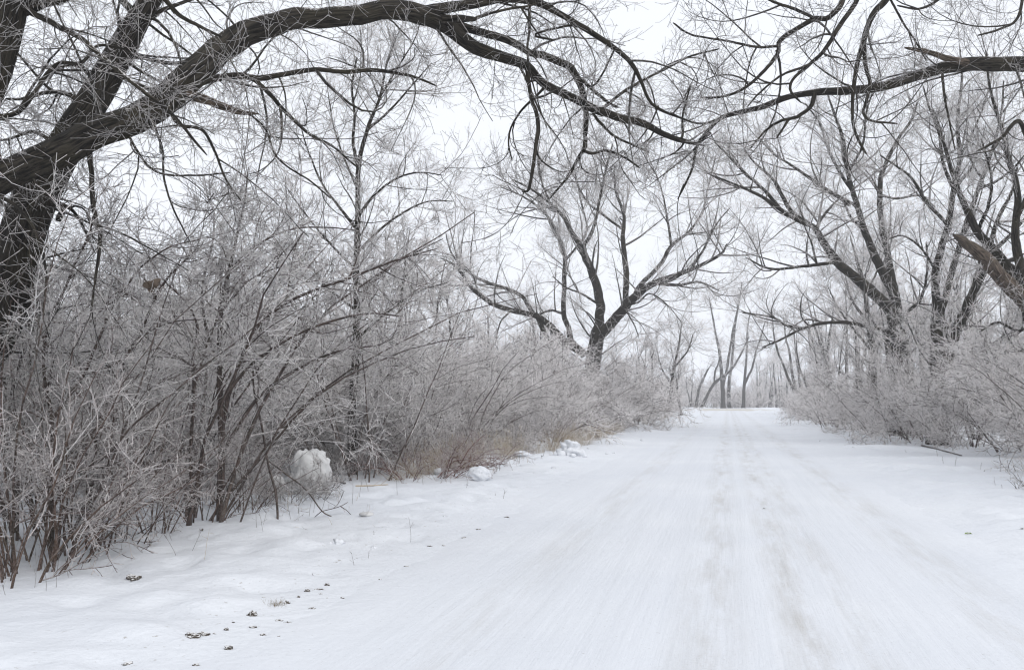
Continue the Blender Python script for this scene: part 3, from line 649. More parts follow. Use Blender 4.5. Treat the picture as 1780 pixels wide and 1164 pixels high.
# ------------------------------------------------------------------ procedural trees further off
def make_tree(name, seed, H, r0, fork, spread, nl, dens=1.0, rmin=0.014, frost=(0.75, 1.05), lean=0.06):
    rg = np.random.default_rng(seed)
    root = thing(name, 'frosted tree', 'tree'); K = 12
    nst = fork
    parts, TP, TR = [], [], []
    for k in range(nst):
        d = np.array([rg.normal(0, lean), rg.normal(0, lean), 1.0])
        if nst > 1:
            a = k * 2 * math.pi / nst + rg.uniform(-.4, .4); d[:2] += 0.22 * np.array([math.cos(a), math.sin(a)])
        p = np.zeros((K, 3)); p[0] = (0, 0, -0.2); L = H * rg.uniform(0.75, 0.95)
        for j in range(1, K):
            d = norm(d + rg.normal(0, 0.07, 3) + np.array([0, 0, 0.05])); p[j] = p[j - 1] + d * L / (K - 1)
        rr = r0 * (1 - np.linspace(0, 0.93, K)) ** 0.8 / (nst ** 0.35); rr[0] *= 1.3
        TP.append(p); TR.append(rr)
        add('trunk', build_mesh('trunk', [tube_arrays(p[None], rr[None], 9, 0.03, 0.05, rg)], mat=BARK), root)
    P, Rr = np.stack(TP), np.stack(TR)
    A, RA = grow(P, Rr, max(3, int(nl / nst)), 0.22, 0.98, spread, (42, 10), 10, 0.014, rmin * 1.6, 0.08, 0.06, rg)
    B, RB = grow(A, RA, int(8 * dens), 0.15, 1, 0.42, (42, 12), 7, 0.012, rmin * 1.2, 0.10, 0.06, rg, upbias=0.2)
    C, RC = grow(B, RB, int(7 * dens), 0.1, 1, 0.5, (42, 14), 4, 0.01, rmin, 0.12, 0.05, rg, lmin=H * 0.02)
    Dd, RD = grow(C, RC, 3, 0.2, 1, 0.55, (45, 14), 3, 0.01, rmin * 0.85, 0.15, 0.04, rg, lmin=H * 0.012)
    parts = [tube_arrays(A, RA, 5, twig_frost(len(A), 0.1, 0.35, rg), 0, rg), tube_arrays(B, RB, 4, twig_frost(len(B), 0.3, 0.6, rg), 0, rg),
             tube_arrays(C, RC, 3, twig_frost(len(C), *frost, rg), 0, rg), tube_arrays(Dd, RD, 3, twig_frost(len(Dd), *frost, rg), 0, rg)]
    me = build_mesh('crown', parts, mat=BARK); add('crown', me, root, kind='stuff')
    tot[name + str(seed)] = len(me.polygons)
    return root
far_protos = [make_tree('frosted_tree', 101, 20, 0.42, 1, 0.42, 16), make_tree('frosted_tree', 102, 18, 0.4, 2, 0.45, 18),
              make_tree('frosted_tree', 103, 16, 0.34, 3, 0.42, 18), make_tree('frosted_tree', 104, 21, 0.45, 2, 0.38, 16)]
mid_protos = [make_tree('frosted_sapling', 111, 9, 0.12, 2, 0.42, 20, 1.0, 0.008, (0.75, 1.05)), make_tree('frosted_sapling', 112, 8, 0.11, 1, 0.45, 18, 1.0, 0.008, (0.75, 1.05), 0.15),
              make_tree('frosted_sapling', 113, 7.5, 0.10, 3, 0.42, 20, 1.0, 0.008, (0.75, 1.05), 0.12)]
used = set()
def place(proto, px, d, scale, label, group=None, rot=None, py=None):
    p = at(px, base_py(px, d), d); z = ground_z(p[0], p[1])
    loc = (p[0], p[1], z); rot = random.uniform(0, 6.28) if rot is None else rot
    if proto.name not in used:
        used.add(proto.name)
        proto.location = loc; proto.rotation_euler = (0, 0, rot); proto.scale = (scale,) * 3 if not hasattr(scale, '__len__') else scale
        proto['label'] = label
        if group: proto['group'] = group
        elif 'group' in proto: del proto['group']
        return proto
    c = copy_tree(proto, loc, rot, scale, label, group)
    if not group and 'group' in c: del c['group']
    return c

# individually placed trees round the crossing
rsp = random.Random(5)
FARG = 'frosted trees beyond the crossing road'
for px, w in ((1105, .8), (1145, .7), (1180, .75), (1205, .7), (1232, .62), (1330, .62), (1352, .55), (1380, .6), (1410, .75), (1450, .8), (1500, .85)):
    for q in range(8):
        place(far_protos[rsp.randrange(4)], px + rsp.uniform(-16, 16), rsp.uniform(245, 360), w * rsp.uniform(.75, 1.0), 'pale frosted tree in the wood beyond the crossing road', FARG)

def small_tree(name, label, px, d, seed, trunks, per_m=0.95, rmin=0.013, l1=(1.2, 4.0), frost=(0.7, 1.0), group=None):
    t = Tree(name, label, px, d, seed, group); t.ws = 0.92
    for i, (pts, w) in enumerate(trunks):
        t.limb(pts, w, (d, d + (0 if i == 0 else random.uniform(-2, 2))), 'trunk' if i == 0 else 'limb', sides=8, ground=(i == 0))
    tot[name + str(px)] = t.grow_crown(d, per_m=per_m, n2=5, n3=6, n4=1, l1=l1, l2=0.45, rmin=rmin, tw=(0.5, 1.4), frost=frost, up=0.06, t0=0.3)
g1 = None
small_tree('frosted_tree', 'tall forked tree standing behind the crossing road, straight above the road end', 1257, 228, 31, [
    ([(1257, 709), (1257, 683), (1255, 657), (1253, 632), (1249, 602), (1244, 580), (1239, 550), (1232, 515)], (9, 8, 7, 6, 5, 4, 3, 2)),
    ([(1257, 670), (1261, 652), (1266, 625), (1270, 600), (1275, 570), (1284, 530), (1290, 490)], (6, 5, 5, 4, 4, 3, 2))])
small_tree('frosted_tree', 'pale double tree just behind the tall forked one at the crossing', 1267, 236, 32, [
    ([(1267, 706), (1267, 666), (1271, 640), (1274, 610), (1276, 580), (1281, 545), (1285, 510)], (7, 6, 5, 5, 4, 3, 2))])
small_tree('leaning_far_tree', 'far tree leaning right over the crossing, its tip behind the forked tree', 1218, 227, 33, [
    ([(1218, 709), (1231, 683), (1242, 666), (1254, 656), (1273, 640), (1290, 611), (1302, 585)], (6, 5, 5, 5, 4, 3, 2)),
    ([(1242, 666), (1243, 645), (1249, 631), (1252, 610)], (4, 3, 3, 2))])
small_tree('leaning_far_tree', 'short far tree leaning right, left of the crossing', 1209, 230, 34, [
    ([(1209, 709), (1214, 680), (1221, 661), (1229, 645), (1240, 628)], (6, 5, 5, 3, 2))])
small_tree('forked_far_tree', 'far tree forking in two a little right of the road end', 1292, 229, 35, [
    ([(1292, 709), (1293, 683), (1294, 666), (1297, 632), (1298, 606), (1299, 575), (1304, 540)], (7, 6, 6, 4, 4, 3, 2)),
    ([(1294, 668), (1300, 655), (1307, 640), (1314, 611), (1321, 590), (1330, 560)], (5, 4, 4, 3, 3, 2))])
small_tree('leaning_sapling', 'thin many stemmed tree leaning left where the right verge meets the crossing', 1389, 150, 36, [
    ([(1390, 715), (1385, 695), (1379, 676), (1369, 654), (1360, 630), (1352, 611), (1345, 580), (1342, 540)], (8, 7, 6, 5, 4, 4, 3, 2)),
    ([(1393, 715), (1384, 680), (1377, 649), (1371, 606), (1366, 588), (1362, 550)], (6, 5, 5, 4, 3, 2)),
    ([(1396, 712), (1392, 680), (1387, 640), (1382, 600), (1380, 570)], (5, 5, 4, 3, 2))], l1=(0.8, 3.0), rmin=0.011)
small_tree('roadside_tree', 'crooked small tree on the left verge near the far crossing', 1157, 95, 37, [
    ([(1157, 726), (1163, 697), (1168, 669), (1171, 640), (1180, 600), (1185, 560)], (9, 8, 7, 5, 4, 2)),
    ([(1168, 668), (1150, 640), (1140, 600)], (5, 3, 2)), ([(1171, 640), (1195, 610), (1205, 580)], (4, 3, 2))], l1=(0.8, 3.2), rmin=0.010, per_m=1.6, frost=(0.55, 0.85))
# the dark row of trunks beyond the crossing
for i, (px, w) in enumerate(((1317, 5), (1322, 4), (1328, 5), (1338, 6), (1344, 4.5), (1350, 5), (1356, 4), (1361, 6), (1368, 3.5))):
    d = 238 + (i * 7 % 5) * 4
    tr = Tree('grove_tree', 'dark trunk in the tight grove beyond the crossing', px, d, 50 + i, 'trunks of the grove beyond the crossing')
    ly = random.uniform(-3, 3)
    tr.limb([(px, 708), (px + ly * .3, 692), (px + ly, 676), (px + ly * 2, 655), (px + ly * 3, 630)], (w * 1.05, w * .9, w * .7, w * .35, 1.0), (d,), 'trunk', sides=7, ground=True, grow_on=True)
    tot['grove%d' % i] = tr.grow_crown(d, n1=12, n2=5, n3=5, n4=1, l1=(1.5, 4.5), l2=0.42, rmin=0.02, tw=(0.5, 1.3), frost=(0.75, 1.05), up=0.04, t0=0.25)

# woods left and right in the haze
for i in range(46):
    px = rsp.uniform(-250, 880); d = rsp.uniform(75, 190)
    place(far_protos[rsp.randrange(4)], px, d, rsp.uniform(.38, .6) * (0.55 + d / 210), 'hazy frosted tree in the wood behind the left thicket', 'hazy wood behind the left thicket')
for i in range(16):
    px = rsp.uniform(760, 1010); d = rsp.uniform(95, 190)
    place(far_protos[rsp.randrange(4)], px, d, rsp.uniform(.55, .8), 'pale frosted tree behind the wide spreading tree', 'trees behind the spreading tree')
for i in range(26):
    px = rsp.uniform(1400, 1950); d = rsp.uniform(62, 150); px = max(px, 1265 + 11 * F / d)
    place(far_protos[rsp.randrange(4)], px, d, rsp.uniform(.6, .95), 'pale frosted tree in the wood behind the right shrubs', 'wood behind the right shrubs')
# saplings standing out of the thickets
for px, d, s, lab in ((730, 46, 1.15, 'frosted sapling left of the spreading tree, half hidden'), (800, 55, 1.2, 'frosted sapling under the long left limb of the spreading tree'),
                      (560, 34, 1.0, 'frosted sapling behind the slender tree'), (660, 38, 1.05, 'frosted sapling right of the slender tree'),
                      (1492, 60, 1.0, 'frosted sapling under the low limb right of the road'), (1448, 85, 1.1, 'frosted sapling right of the road, before the crossing'),
                      (1560, 48, 0.85, 'frosted sapling in front of the thin dark trunk'), (1110, 75, 1.0, 'frosted sapling right of the spreading tree trunk'),
                      (1185, 110, 1.2, 'frosted sapling left of the crossing'), (900, 62, 0.9, 'frosted sapling below the spreading tree, left'),
                      (1700, 40, 1.0, 'frosted sapling behind the right edge shrubs'), (1600, 55, 1.1, 'frosted sapling behind the many limbed tree'),
                      (1130, 88, 1.1, 'frosted sapling between spreading tree and crooked small tree'), (420, 26, 0.85, 'frosted sapling behind the left foreground shrubs')):
    place(mid_protos[rsp.randrange(3)], px, d, s, lab, None)

# ------------------------------------------------------------------ shrubs
def make_shrub(name, seed, H, nst, width, rmin=0.0045, n2_=11, n3_=9, n4_=5, frost=(0.5, 0.85), mat=SHRUB, arch_dir=(0.0, 0.0), droop=-0.02, r0=0.022, sides=6, twl=(0.25, 0.6), clear=0.15):
    rg = np.random.default_rng(seed)
    root = thing(name, 'frosted shrub', 'shrub'); K = 11; SP, SR = [], []
    for k in range(nst):
        a = rg.uniform(0, 6.28); rad = rg.uniform(0, 0.35) * width
        p = np.zeros((K, 3)); p[0] = (math.cos(a) * rad, math.sin(a) * rad, -0.1)
        out = rg.uniform(0.12, 0.75) * width / H * 1.6
        d = np.array([math.cos(a) * out + arch_dir[0] * .4, math.sin(a) * out + arch_dir[1] * .4, 1.0]); L = H * rg.uniform(0.75, 1.15)
        for j in range(1, K):
            d = norm(d + rg.normal(0, 0.09, 3) + np.array([arch_dir[0] * .09 + math.cos(a) * .02, arch_dir[1] * .09 + math.sin(a) * .02, droop - 0.03 * j / K]))
            p[j] = p[j - 1] + d * L / (K - 1)
        rr = r0 * rg.uniform(0.5, 1.25) * (1 - np.linspace(0, 0.85, K)) + 0.002
        SP.append(p); SR.append(rr)
        add('stem', build_mesh('stem', [tube_arrays(p[None], rr[None], sides, 0.12, 0.06, rg)], mat=mat), root)
    P, Rr = np.stack(SP), np.stack(SR)
    A, RA = grow(P, Rr, n2_, clear, 1.0, 0.34, (44, 14), 7, 0.009, rmin * 1.4, 0.14, 0.02, rg, upbias=0.1)
    B, RB = grow(A, RA, n3_, 0.08, 1.0, ('abs', *twl), (50, 16), 4, 0.008, rmin, 0.17, 0.02, rg)
    C, RC = grow(B, RB, n4_, 0.12, 1.0, ('abs', twl[0] * .3, twl[1] * .45), (52, 16), 3, 0.008, rmin * .85, 0.15, 0.02, rg)
    parts = [tube_arrays(A, RA, 4, twig_frost(len(A), frost[0] * .5, frost[1] * .7, rg), 0, rg), tube_arrays(B, RB, 3, twig_frost(len(B), *frost, rg), 0, rg),
             tube_arrays(C, RC, 3, twig_frost(len(C), frost[0], frost[1], rg), 0, rg)]
    me = build_mesh('twigs', parts, mat=mat); add('crown', me, root, kind='stuff')
    tot[name + str(seed)] = len(me.polygons)
    return root
tall = [make_shrub('tall_shrub', 201, 4.6, 9, 2.0, 0.0046, 8, 6, 3, frost=(0.7, 1.05), r0=0.018), make_shrub('tall_shrub', 202, 5.2, 8, 2.2, 0.0046, 8, 6, 3, frost=(0.7, 1.05), arch_dir=(0.5, -0.1), r0=0.02),
        make_shrub('tall_shrub', 203, 4.2, 10, 1.9, 0.0046, 8, 6, 3, frost=(0.7, 1.05), r0=0.017)]
bushy = [make_shrub('frosted_shrub', 211, 3.0, 14, 2.3, 0.0075, 8, 6, 3, (0.75, 1.1), droop=-0.05, r0=0.018, clear=0.08), make_shrub('frosted_shrub', 212, 3.3, 13, 2.1, 0.0075, 8, 6, 3, (0.75, 1.1), r0=0.02, clear=0.08),
         make_shrub('frosted_shrub', 213, 2.6, 15, 2.4, 0.0075, 8, 6, 3, (0.75, 1.1), droop=-0.07, r0=0.016, clear=0.06)]
mound = [make_shrub('mounded_shrub', 251, 3.1, 15, 2.2, 0.0048, 9, 9, 6, (0.6, 1.0), droop=-0.05, r0=0.016, clear=0.05, twl=(0.22, 0.55)),
         make_shrub('mounded_shrub', 252, 2.8, 16, 2.2, 0.0048, 9, 9, 6, (0.6, 1.0), droop=-0.07, r0=0.015, clear=0.04, twl=(0.22, 0.55))]
low = [make_shrub('low_shrub', 221, 1.3, 12, 1.1, 0.0042, 7, 6, 3, (0.6, 0.95), droop=-0.04, r0=0.008, twl=(0.12, 0.3), clear=0.1)]
red = [make_shrub('red_stemmed_shrub', 231, 1.5, 12, 1.5, 0.0045, 6, 4, 3, (0.42, 0.7), mat=REDBARK, droop=-0.07, r0=0.011, twl=(0.12, 0.3))]

def place_xy(proto, x, y, scale, label, group=None, rot=None):
    v = np.array([x, y, 0]) - CAMP; pxx = 890 + F * (v @ RT) / (v @ FW)
    if 425 < pxx < 590 and 11 < y < 19 and 'shrub' in proto.name: x -= 2.6; y += 1.6
    loc = (x, y, ground_z(x, y)); rot = rsp.uniform(0, 6.28) if rot is None else rot
    if proto.name not in used:
        used.add(proto.name); o = proto
        o.location = loc; o.rotation_euler = (0, 0, rot); o.scale = (scale,) * 3
    else:
        o = copy_tree(proto, loc, rot, scale)
    o['label'] = label
    if group: o['group'] = group
    elif 'group' in o: del o['group']
    return o
ORD = ['first', 'second', 'third', 'fourth', 'fifth', 'sixth', 'seventh', 'eighth', 'ninth', 'tenth', 'eleventh', 'twelfth', 'thirteenth', 'fourteenth', 'fifteenth', 'sixteenth', 'seventeenth', 'eighteenth', 'nineteenth', 'twentieth']
# left: tall shrubs near the viewer
GL = 'tall shrubs along the left verge'
spots = [(-6.9, 8.6, 0), (-7.4, 10.2, 2), (-6.6, 11.6, 1), (-7.7, 13.0, 0), (-6.9, 14.4, 2), (-7.9, 16.2, 1), (-7.2, 18.4, 0), (-8.2, 20.5, 1), (-7.6, 23.0, 2), (-8.4, 25.6, 0), (-7.8, 28.4, 1)]
for k, (x, y, v) in enumerate(spots):
    place_xy(tall[v], x + rsp.uniform(-.3, .3), y, rsp.uniform(0.82, 1.05), f'tall twiggy frosted shrub, {ORD[k]} from the left picture edge along the verge', GL, rot=rsp.uniform(-0.5, 0.5) if v == 1 else None)
for k in range(12):
    y = rsp.uniform(12, 34); x = -rsp.uniform(8.6, 14) - y * 0.05
    place_xy(tall[rsp.randrange(3)], x, y, rsp.uniform(0.75, 1.05), 'tall frosted shrub deep inside the left thicket', 'shrubs inside the left thicket')
for k in range(14):
    y = 11 + k * 1.5; x = -rsp.uniform(9.0, 13)
    place_xy(mound[k % 2], x, y, rsp.uniform(1.15, 1.5), 'dense mauve grey shrub filling the back of the left thicket', 'dense shrubs at the back of the left thicket')
# left: rounder shrubs further along
GM = 'rounded frosted shrubs along the left verge'
ypos = 20.0; k = 0
while ypos < 150:
    x = -8.3 - 0.5 * math.sin(ypos * 0.3) + 1.3 * smooth(26, 36, ypos) - 1.8 * smooth(70, 130, ypos)
    if k < 20: lab = f'rounded frosted shrub on the left verge, {ORD[k]} counting away from the viewer'; gg = GM
    else: lab = 'small far frosted shrub on the left verge before the crossing'; gg = 'far shrubs on the left verge'
    place_xy(mound[k % 2] if k % 3 < 2 and ypos < 70 else bushy[k % 3], x + rsp.uniform(-.5, .3), ypos, rsp.uniform(0.85, 1.1) * (1.0 if ypos < 28 else 1.3 if ypos < 75 else 1.1), lab, gg)
    ypos += 2.6 + ypos * 0.035; k += 1
for k in range(30):
    y = rsp.uniform(26, 120); x = -rsp.uniform(9.0, 20) - y * 0.03
    place_xy(bushy[rsp.randrange(3)], x, y, rsp.uniform(0.95, 1.45), 'frosted shrub in the thicket behind the left verge', 'thicket behind the left verge')
for k, (px, py, sc) in enumerate(((985, 752, .95), (1010, 747, .85), (925, 760, .9))):
    p = on_ground(px, py)
    place_xy(tall[1], p[0] - 1.2, p[1] + 1.0, sc, ('dark stemmed shrub arching toward the road below the spreading tree', 'dark arching shrub nearest the road below the spreading tree', 'dark arching shrub left of the snow pile, inside the thicket edge')[k], None, rot=rsp.uniform(-.3, .3))
for k, (px, d, sc) in enumerate(((960, 54, 1.75), (1015, 58, 1.8), (1065, 60, 1.75), (1105, 63, 1.45), (910, 52, 1.7), (870, 48, 1.55))):
    p = at(px, base_py(px, d), d)
    place_xy(bushy[k % 3], p[0], p[1], sc, ('big pale shrub hiding the foot of the spreading tree, left part', 'big pale shrub straight in front of the spreading tree trunk', 'big pale shrub just right of the spreading tree trunk', 'pale shrub right of the spreading tree, toward the road', 'big pale shrub under the long low limb', 'big pale shrub left of the long low limb')[k])
# right verge
GR = 'rounded frosted shrubs along the right verge'
ypos = 15.5; k = 0
while ypos < 140:
    x = 7.9 + 0.4 * math.sin(ypos * 0.27) - 1.3 * smooth(32, 46, ypos) + 2.9 * smooth(75, 135, ypos) + (2.6 if ypos < 17 else 0.5 if ypos < 19 else 0)
    lab = f'rounded frosted shrub on the right verge, {ORD[k]} counting away from the viewer' if k < 20 else 'small far frosted shrub on the right verge before the crossing'
    place_xy(mound[k % 2] if ypos < 50 else bushy[(k + 1) % 3], x + (0.55 if 22 < ypos < 48 else 0), ypos, rsp.uniform(0.95, 1.2) * (0.85 if ypos > 80 else 1.4 if 22 < ypos < 48 else 1), lab, GR if k < 20 else 'far shrubs on the right verge')
    ypos += 2.5 + ypos * 0.04; k += 1
for k in range(30):
    y = rsp.uniform(17, 90); x = rsp.uniform(9.2, 20) + y * 0.04
    place_xy(bushy[rsp.randrange(3)], x, y, rsp.uniform(1.0, 1.5), 'frosted shrub in the thicket behind the right verge', 'thicket behind the right verge')
# low brush under the tall shrubs, left
brown = [make_shrub('brown_shrub', 241, 2.6, 10, 1.3, 0.0044, 6, 5, 3, (0.5, 0.95), mat=BROWN, droop=0.0, r0=0.013, twl=(0.15, 0.4), clear=0.12),
         make_shrub('brown_shrub', 242, 2.0, 11, 1.3, 0.0044, 6, 5, 3, (0.5, 0.95), mat=BROWN, droop=-0.02, r0=0.011, twl=(0.14, 0.36), clear=0.1)]
for k in range(14):
    y = rsp.uniform(9.5, 34); x = -6.8 - rsp.uniform(0, 1.6)
    place_xy(low[0], x, y, rsp.uniform(0.6, 1.2), 'low scrubby brush at the foot of the left shrubs', 'low brush along the left verge')
for k, (px, py, v, sc) in enumerate(((-30, 1040, 1, .9), (15, 1020, 0, .95), (62, 1000, 1, .9), (118, 985, 0, .75), (178, 968, 1, .8), (255, 950, 0, .7), (345, 925, 1, .7), (415, 905, 1, .65))):
    p = on_ground(px, py)
    place_xy(brown[v], p[0] - .2, p[1] + .5, sc, f'browner thin shrub at the left thicket foot, {ORD[k]} from the picture corner', 'brown shrubs of the left corner')
for k, (px, py) in enumerate(((505, 878), (548, 872), (450, 885))):
    p = on_ground(px, py); q = low[0]
    o = copy_tree(q, (p[0], p[1], ground_z(p[0], p[1])), k * 2.0, .5, ('thin scrub growing in front of the tall snow block', 'thin scrub at the right corner of the tall snow block', 'thin scrub in front of the lower snow block')[k], 'scrub round the snow blocks')
for k in range(8):
    y = 21 + k * 3.2 + rsp.uniform(-.6, .6); x = -6.7 + 1.0 * smooth(26, 36, y) - rsp.uniform(0, .5)
    place_xy(brown[k % 2], x, y, rsp.uniform(.55, .85), 'low brownish shrub between dry grass and pale shrubs on the left', 'low brown shrubs on the left verge')
for k, (px, py) in enumerate(((742, 836), (795, 826), (700, 842), (838, 815))):
    p = on_ground(px, py)
    place_xy(red[0], p[0], p[1] + .3, (1.0, .85, .7, .75, .7, .6)[k], ('large reddish stemmed shrub at the foot of the left thicket', 'reddish shrub behind the oval snow lump, left side', 'smaller reddish shrub left of the large one', 'reddish shrub arching right into the tan grass', 'leftmost reddish shrub, near the fallen tan stalks', 'smallest reddish shrub, among the tan grass')[k], 'reddish shrubs on the left verge')

# undergrowth beyond the crossing
for k in range(46):
    p = at(rsp.uniform(1090, 1430), 700, rsp.uniform(234, 310))
    place_xy(bushy[rsp.randrange(3)], p[0], p[1], rsp.uniform(1.5, 2.6), 'pale frosted shrub under the trees beyond the crossing road', 'undergrowth beyond the crossing')

# ------------------------------------------------------------------ saplings traced in the left foreground
def sapling(name, label, px, d, seed, stems, per_m=4.0, l1=(0.3, 1.1), frost=(0.55, 0.9), rmin=0.0036, tw=(0.12, 0.4), n2=5, n3=4, mat=SHRUB, cat='sapling', t0=0.2, ws=0.7):
    t = Tree(name, label, px, d, seed, mat=mat, cat=cat); t.ws = ws
    for i, (pts, w, dd) in enumerate(stems):
        t.limb(pts, w, dd, 'stem' if i == 0 else 'limb', sides=7, ground=(i == 0), frost=0.11, rough=0.07)
    tot[name + str(seed)] = t.grow_crown(d, per_m=per_m, n2=n2, n3=n3, n4=2, l1=l1, l2=0.45, rmin=rmin, tw=tw, frost=frost, up=0.02, t0=t0, wander=0.14)
sapling('forked_sapling', 'dark forked sapling at far left, two stems spreading from knee height', 92, 10.2, 301, [
    ([(92, 970), (90, 860), (92, 780), (89, 723), (76, 634), (84, 561), (113, 503), (130, 458), (155, 407), (170, 330)], (13, 12, 11, 10, 8, 7, 6, 6, 5, 3), (10.2, 10.0)),
    ([(90, 730), (118, 690), (144, 654), (172, 589), (192, 541), (220, 500), (240, 469), (292, 431), (344, 417)], (9, 8, 8, 7, 7, 6, 5, 4, 3), (10.1, 9.8)),
    ([(88, 735), (50, 715), (30, 720), (5, 760)], (6, 3), (10.1, 9.8)),
    ([(80, 600), (60, 540), (55, 470), (48, 400)], (6, 3), (10.1, 10.4)),
    ([(84, 560), (110, 560), (155, 560), (180, 535), (230, 505)], (5, 3), (10.0, 9.7))])
sapling('leaning_sapling', 'thin dark sapling leaning right under the clump of dead leaves', 150, 10.9, 302, [
    ([(150, 945), (160, 840), (175, 726), (203, 675), (220, 620), (247, 572), (268, 520), (289, 486), (316, 458), (345, 430)], (9, 9, 9, 9, 8, 7, 7, 6, 5, 3), (10.9, 10.6)),
    ([(220, 625), (255, 580), (300, 560), (350, 555)], (4, 2.5), (10.8, 10.4)), ([(175, 728), (210, 730), (240, 700), (255, 680), (300, 650)], (4, 2.5), (10.9, 10.5))])
sapling('crooked_sapling', 'crooked grey sapling left of the thick dark stem in the left thicket', 330, 12.2, 303, [
    ([(330, 925), (332, 850), (332, 761), (338, 675), (335, 620), (344, 572), (330, 534), (309, 510), (285, 487), (255, 440)], (10, 10, 10, 9, 8, 7, 6, 5, 4, 3), (12.2, 12.0)),
    ([(340, 600), (320, 560), (310, 565), (300, 540)], (4, 2), (12.1, 12)), ([(338, 670), (360, 600), (380, 540), (385, 480)], (6, 3), (12.1, 12.4))])
sapling('thick_stemmed_sapling', 'tall sapling with the thickest dark stem in the left thicket', 382, 12.6, 304, [
    ([(382, 918), (384, 840), (385, 744), (381, 623), (385, 537), (399, 469), (409, 420), (425, 350), (432, 290)], (22, 19, 16, 13, 11, 9, 7, 5, 3), (12.6, 12.4)),
    ([(384, 760), (400, 680), (430, 592), (481, 537), (550, 503), (600, 486), (690, 452), (760, 432)], (12, 11, 9, 8, 7, 6, 5, 3), (12.6, 12.0)),
    ([(384, 700), (430, 640), (500, 590), (570, 560), (640, 545), (700, 550)], (9, 8, 7, 6, 5, 3), (12.5, 11.8)),
    ([(390, 780), (450, 690), (520, 640), (590, 610), (660, 600)], (9, 8, 7, 5, 3), (12.6, 12.2)),
    ([(383, 640), (360, 580), (352, 500), (370, 420), (372, 360)], (8, 3), (12.5, 13)),
    ([(398, 470), (440, 430), (500, 400), (560, 395), (620, 400)], (6, 3), (12.4, 12)),
    ([(386, 540), (430, 490), (470, 470), (530, 450)], (6, 3), (12.4, 12.8))])
sapling('leaning_sapling', 'slim sapling bending left beside the tall snow block', 484, 12.9, 305, [
    ([(484, 914), (481, 865), (471, 826), (463, 790), (455, 740), (440, 660), (450, 580), (480, 500)], (8, 8, 8, 7, 7, 6, 5, 3), (12.9, 13.1)),
    ([(466, 800), (495, 822), (531, 850), (560, 888), (578, 898), (588, 911), (617, 910)], (5, 4, 4, 4, 3, 2.5, 2), (13.0, 13.2)),
    ([(559, 888), (547, 898), (531, 911)], (3, 2), (13.2, 13.2)), ([(560, 888), (590, 880), (605, 872)], (2.5, 1.8), (13.2, 13.4))], per_m=2.0, l1=(0.15, 0.6), n2=3, n3=2, ws=0.55)
sapling('bent_sapling', 'long low stem bent across the far left brush toward the ground', -40, 9.6, 306, [
    ([(-40, 985), (-20, 890), (0, 877), (69, 853), (137, 819), (189, 788), (230, 740), (290, 690)], (10, 9, 9, 8, 8, 7, 5, 3), (9.6, 9.5))], per_m=3.0)
sapling('fallen_tree', 'dark fallen trunk propped across the left thicket above the snow', 120, 13.4, 307, [
    ([(120, 905), (160, 850), (200, 800), (260, 782), (320, 778), (372, 762)], (24, 24, 24, 22, 20, 12), (13.4, 14.0)),
    ([(200, 800), (240, 805), (300, 800)], (14, 6), (13.5, 13.2))], per_m=2.0, l1=(0.2, 0.7), mat=BARK, cat='fallen tree')
sapling('slanting_sapling', 'slanting sapling at the left edge behind the leaning trunk foot', 30, 11.6, 308, [
    ([(30, 935), (25, 840), (10, 760), (25, 660), (60, 560), (70, 480), (85, 400)], (10, 9, 9, 8, 7, 6, 3), (11.6, 11.4)),
    ([(20, 700), (-5, 620), (0, 540), (20, 470)], (6, 3), (11.5, 11.2))])

# ------------------------------------------------------------------ lumps of snow and clods
def chunk(name, px, py, w, h, label, cat, mat, seed, depth=None, facets=14, rough=0.07, group=None, sink=0.25, sub=4, yaw=None, boxy=0):
    p = on_ground(px, py); d = np.dot(p - CAMP, FW); rr = np.random.default_rng(seed)
    W, Hh = w / F * d, h / F * d; Dp = depth or W * 0.8
    bm = bmesh.new(); bmesh.ops.create_icosphere(bm, subdivisions=sub, radius=1)
    nn = norm(rr.normal(0, 1, (facets, 3))); hh = rr.uniform(0.7 if name in ('snow_block', 'snow_pile') else 0.78, 0.98, facets)
    for v in bm.verts:
        u = np.array(v.co); u /= np.linalg.norm(u)
        c = nn @ u
        r_ = min(1.0, float(np.min(np.where(c > 0.15, hh / np.maximum(c, .15), 9))))
        if boxy: r_ = 1 / (np.sum(np.abs(u) ** boxy)) ** (1 / boxy) * (0.8 + 0.2 * r_)
        q = Vector(u) * 2.2 + Vector((seed, 0, 0))
        r_ *= 1 + rough * (mnoise.noise(q) + 0.5 * mnoise.noise(q * 2.7) + 0.35 * mnoise.noise(q * 6.5))
        v.co = (u[0] * r_ * W / 2, u[1] * r_ * Dp / 2, (u[2] * r_ + 1 - sink) * Hh / (2 - sink))
    for f in bm.faces: f.smooth = True
    me = bpy.data.meshes.new(name); bm.to_mesh(me); bm.free()
    o = add(name, me, mat=mat)
    b = on_ground(px, py)
    o.location = (b[0], b[1] + Dp * .35, surf(b[0], b[1] + Dp * .35) - 0.01); o.rotation_euler = (0, 0, YAW + (rr.uniform(-.3, .3) if yaw is None else yaw))
    tag(o, label, cat, group); return o
chunk('snow_block', 531, 866, 66, 74, 'tall angular snow block at the edge of the left thicket', 'snow block', DIRTYSNOW, 3, facets=9, rough=0.34, boxy=2.7, yaw=0.35)
chunk('snow_block', 466, 874, 44, 42, 'lower snow block just left of the tall one', 'snow block', DIRTYSNOW, 4, facets=9, rough=0.36, boxy=2.6, yaw=-0.3)
chunk('snow_lump', 830, 841, 42, 25, 'smooth oval snow lump with a dark underside on the left verge', 'snow lump', SNOW, 5, facets=6, rough=0.2)
pp = chunk('snow_pile', 990, 796, 40, 28, 'crumbled pile of ploughed snow chunks farther along left verge', 'snow pile', SNOW, 6, facets=18, rough=0.45)
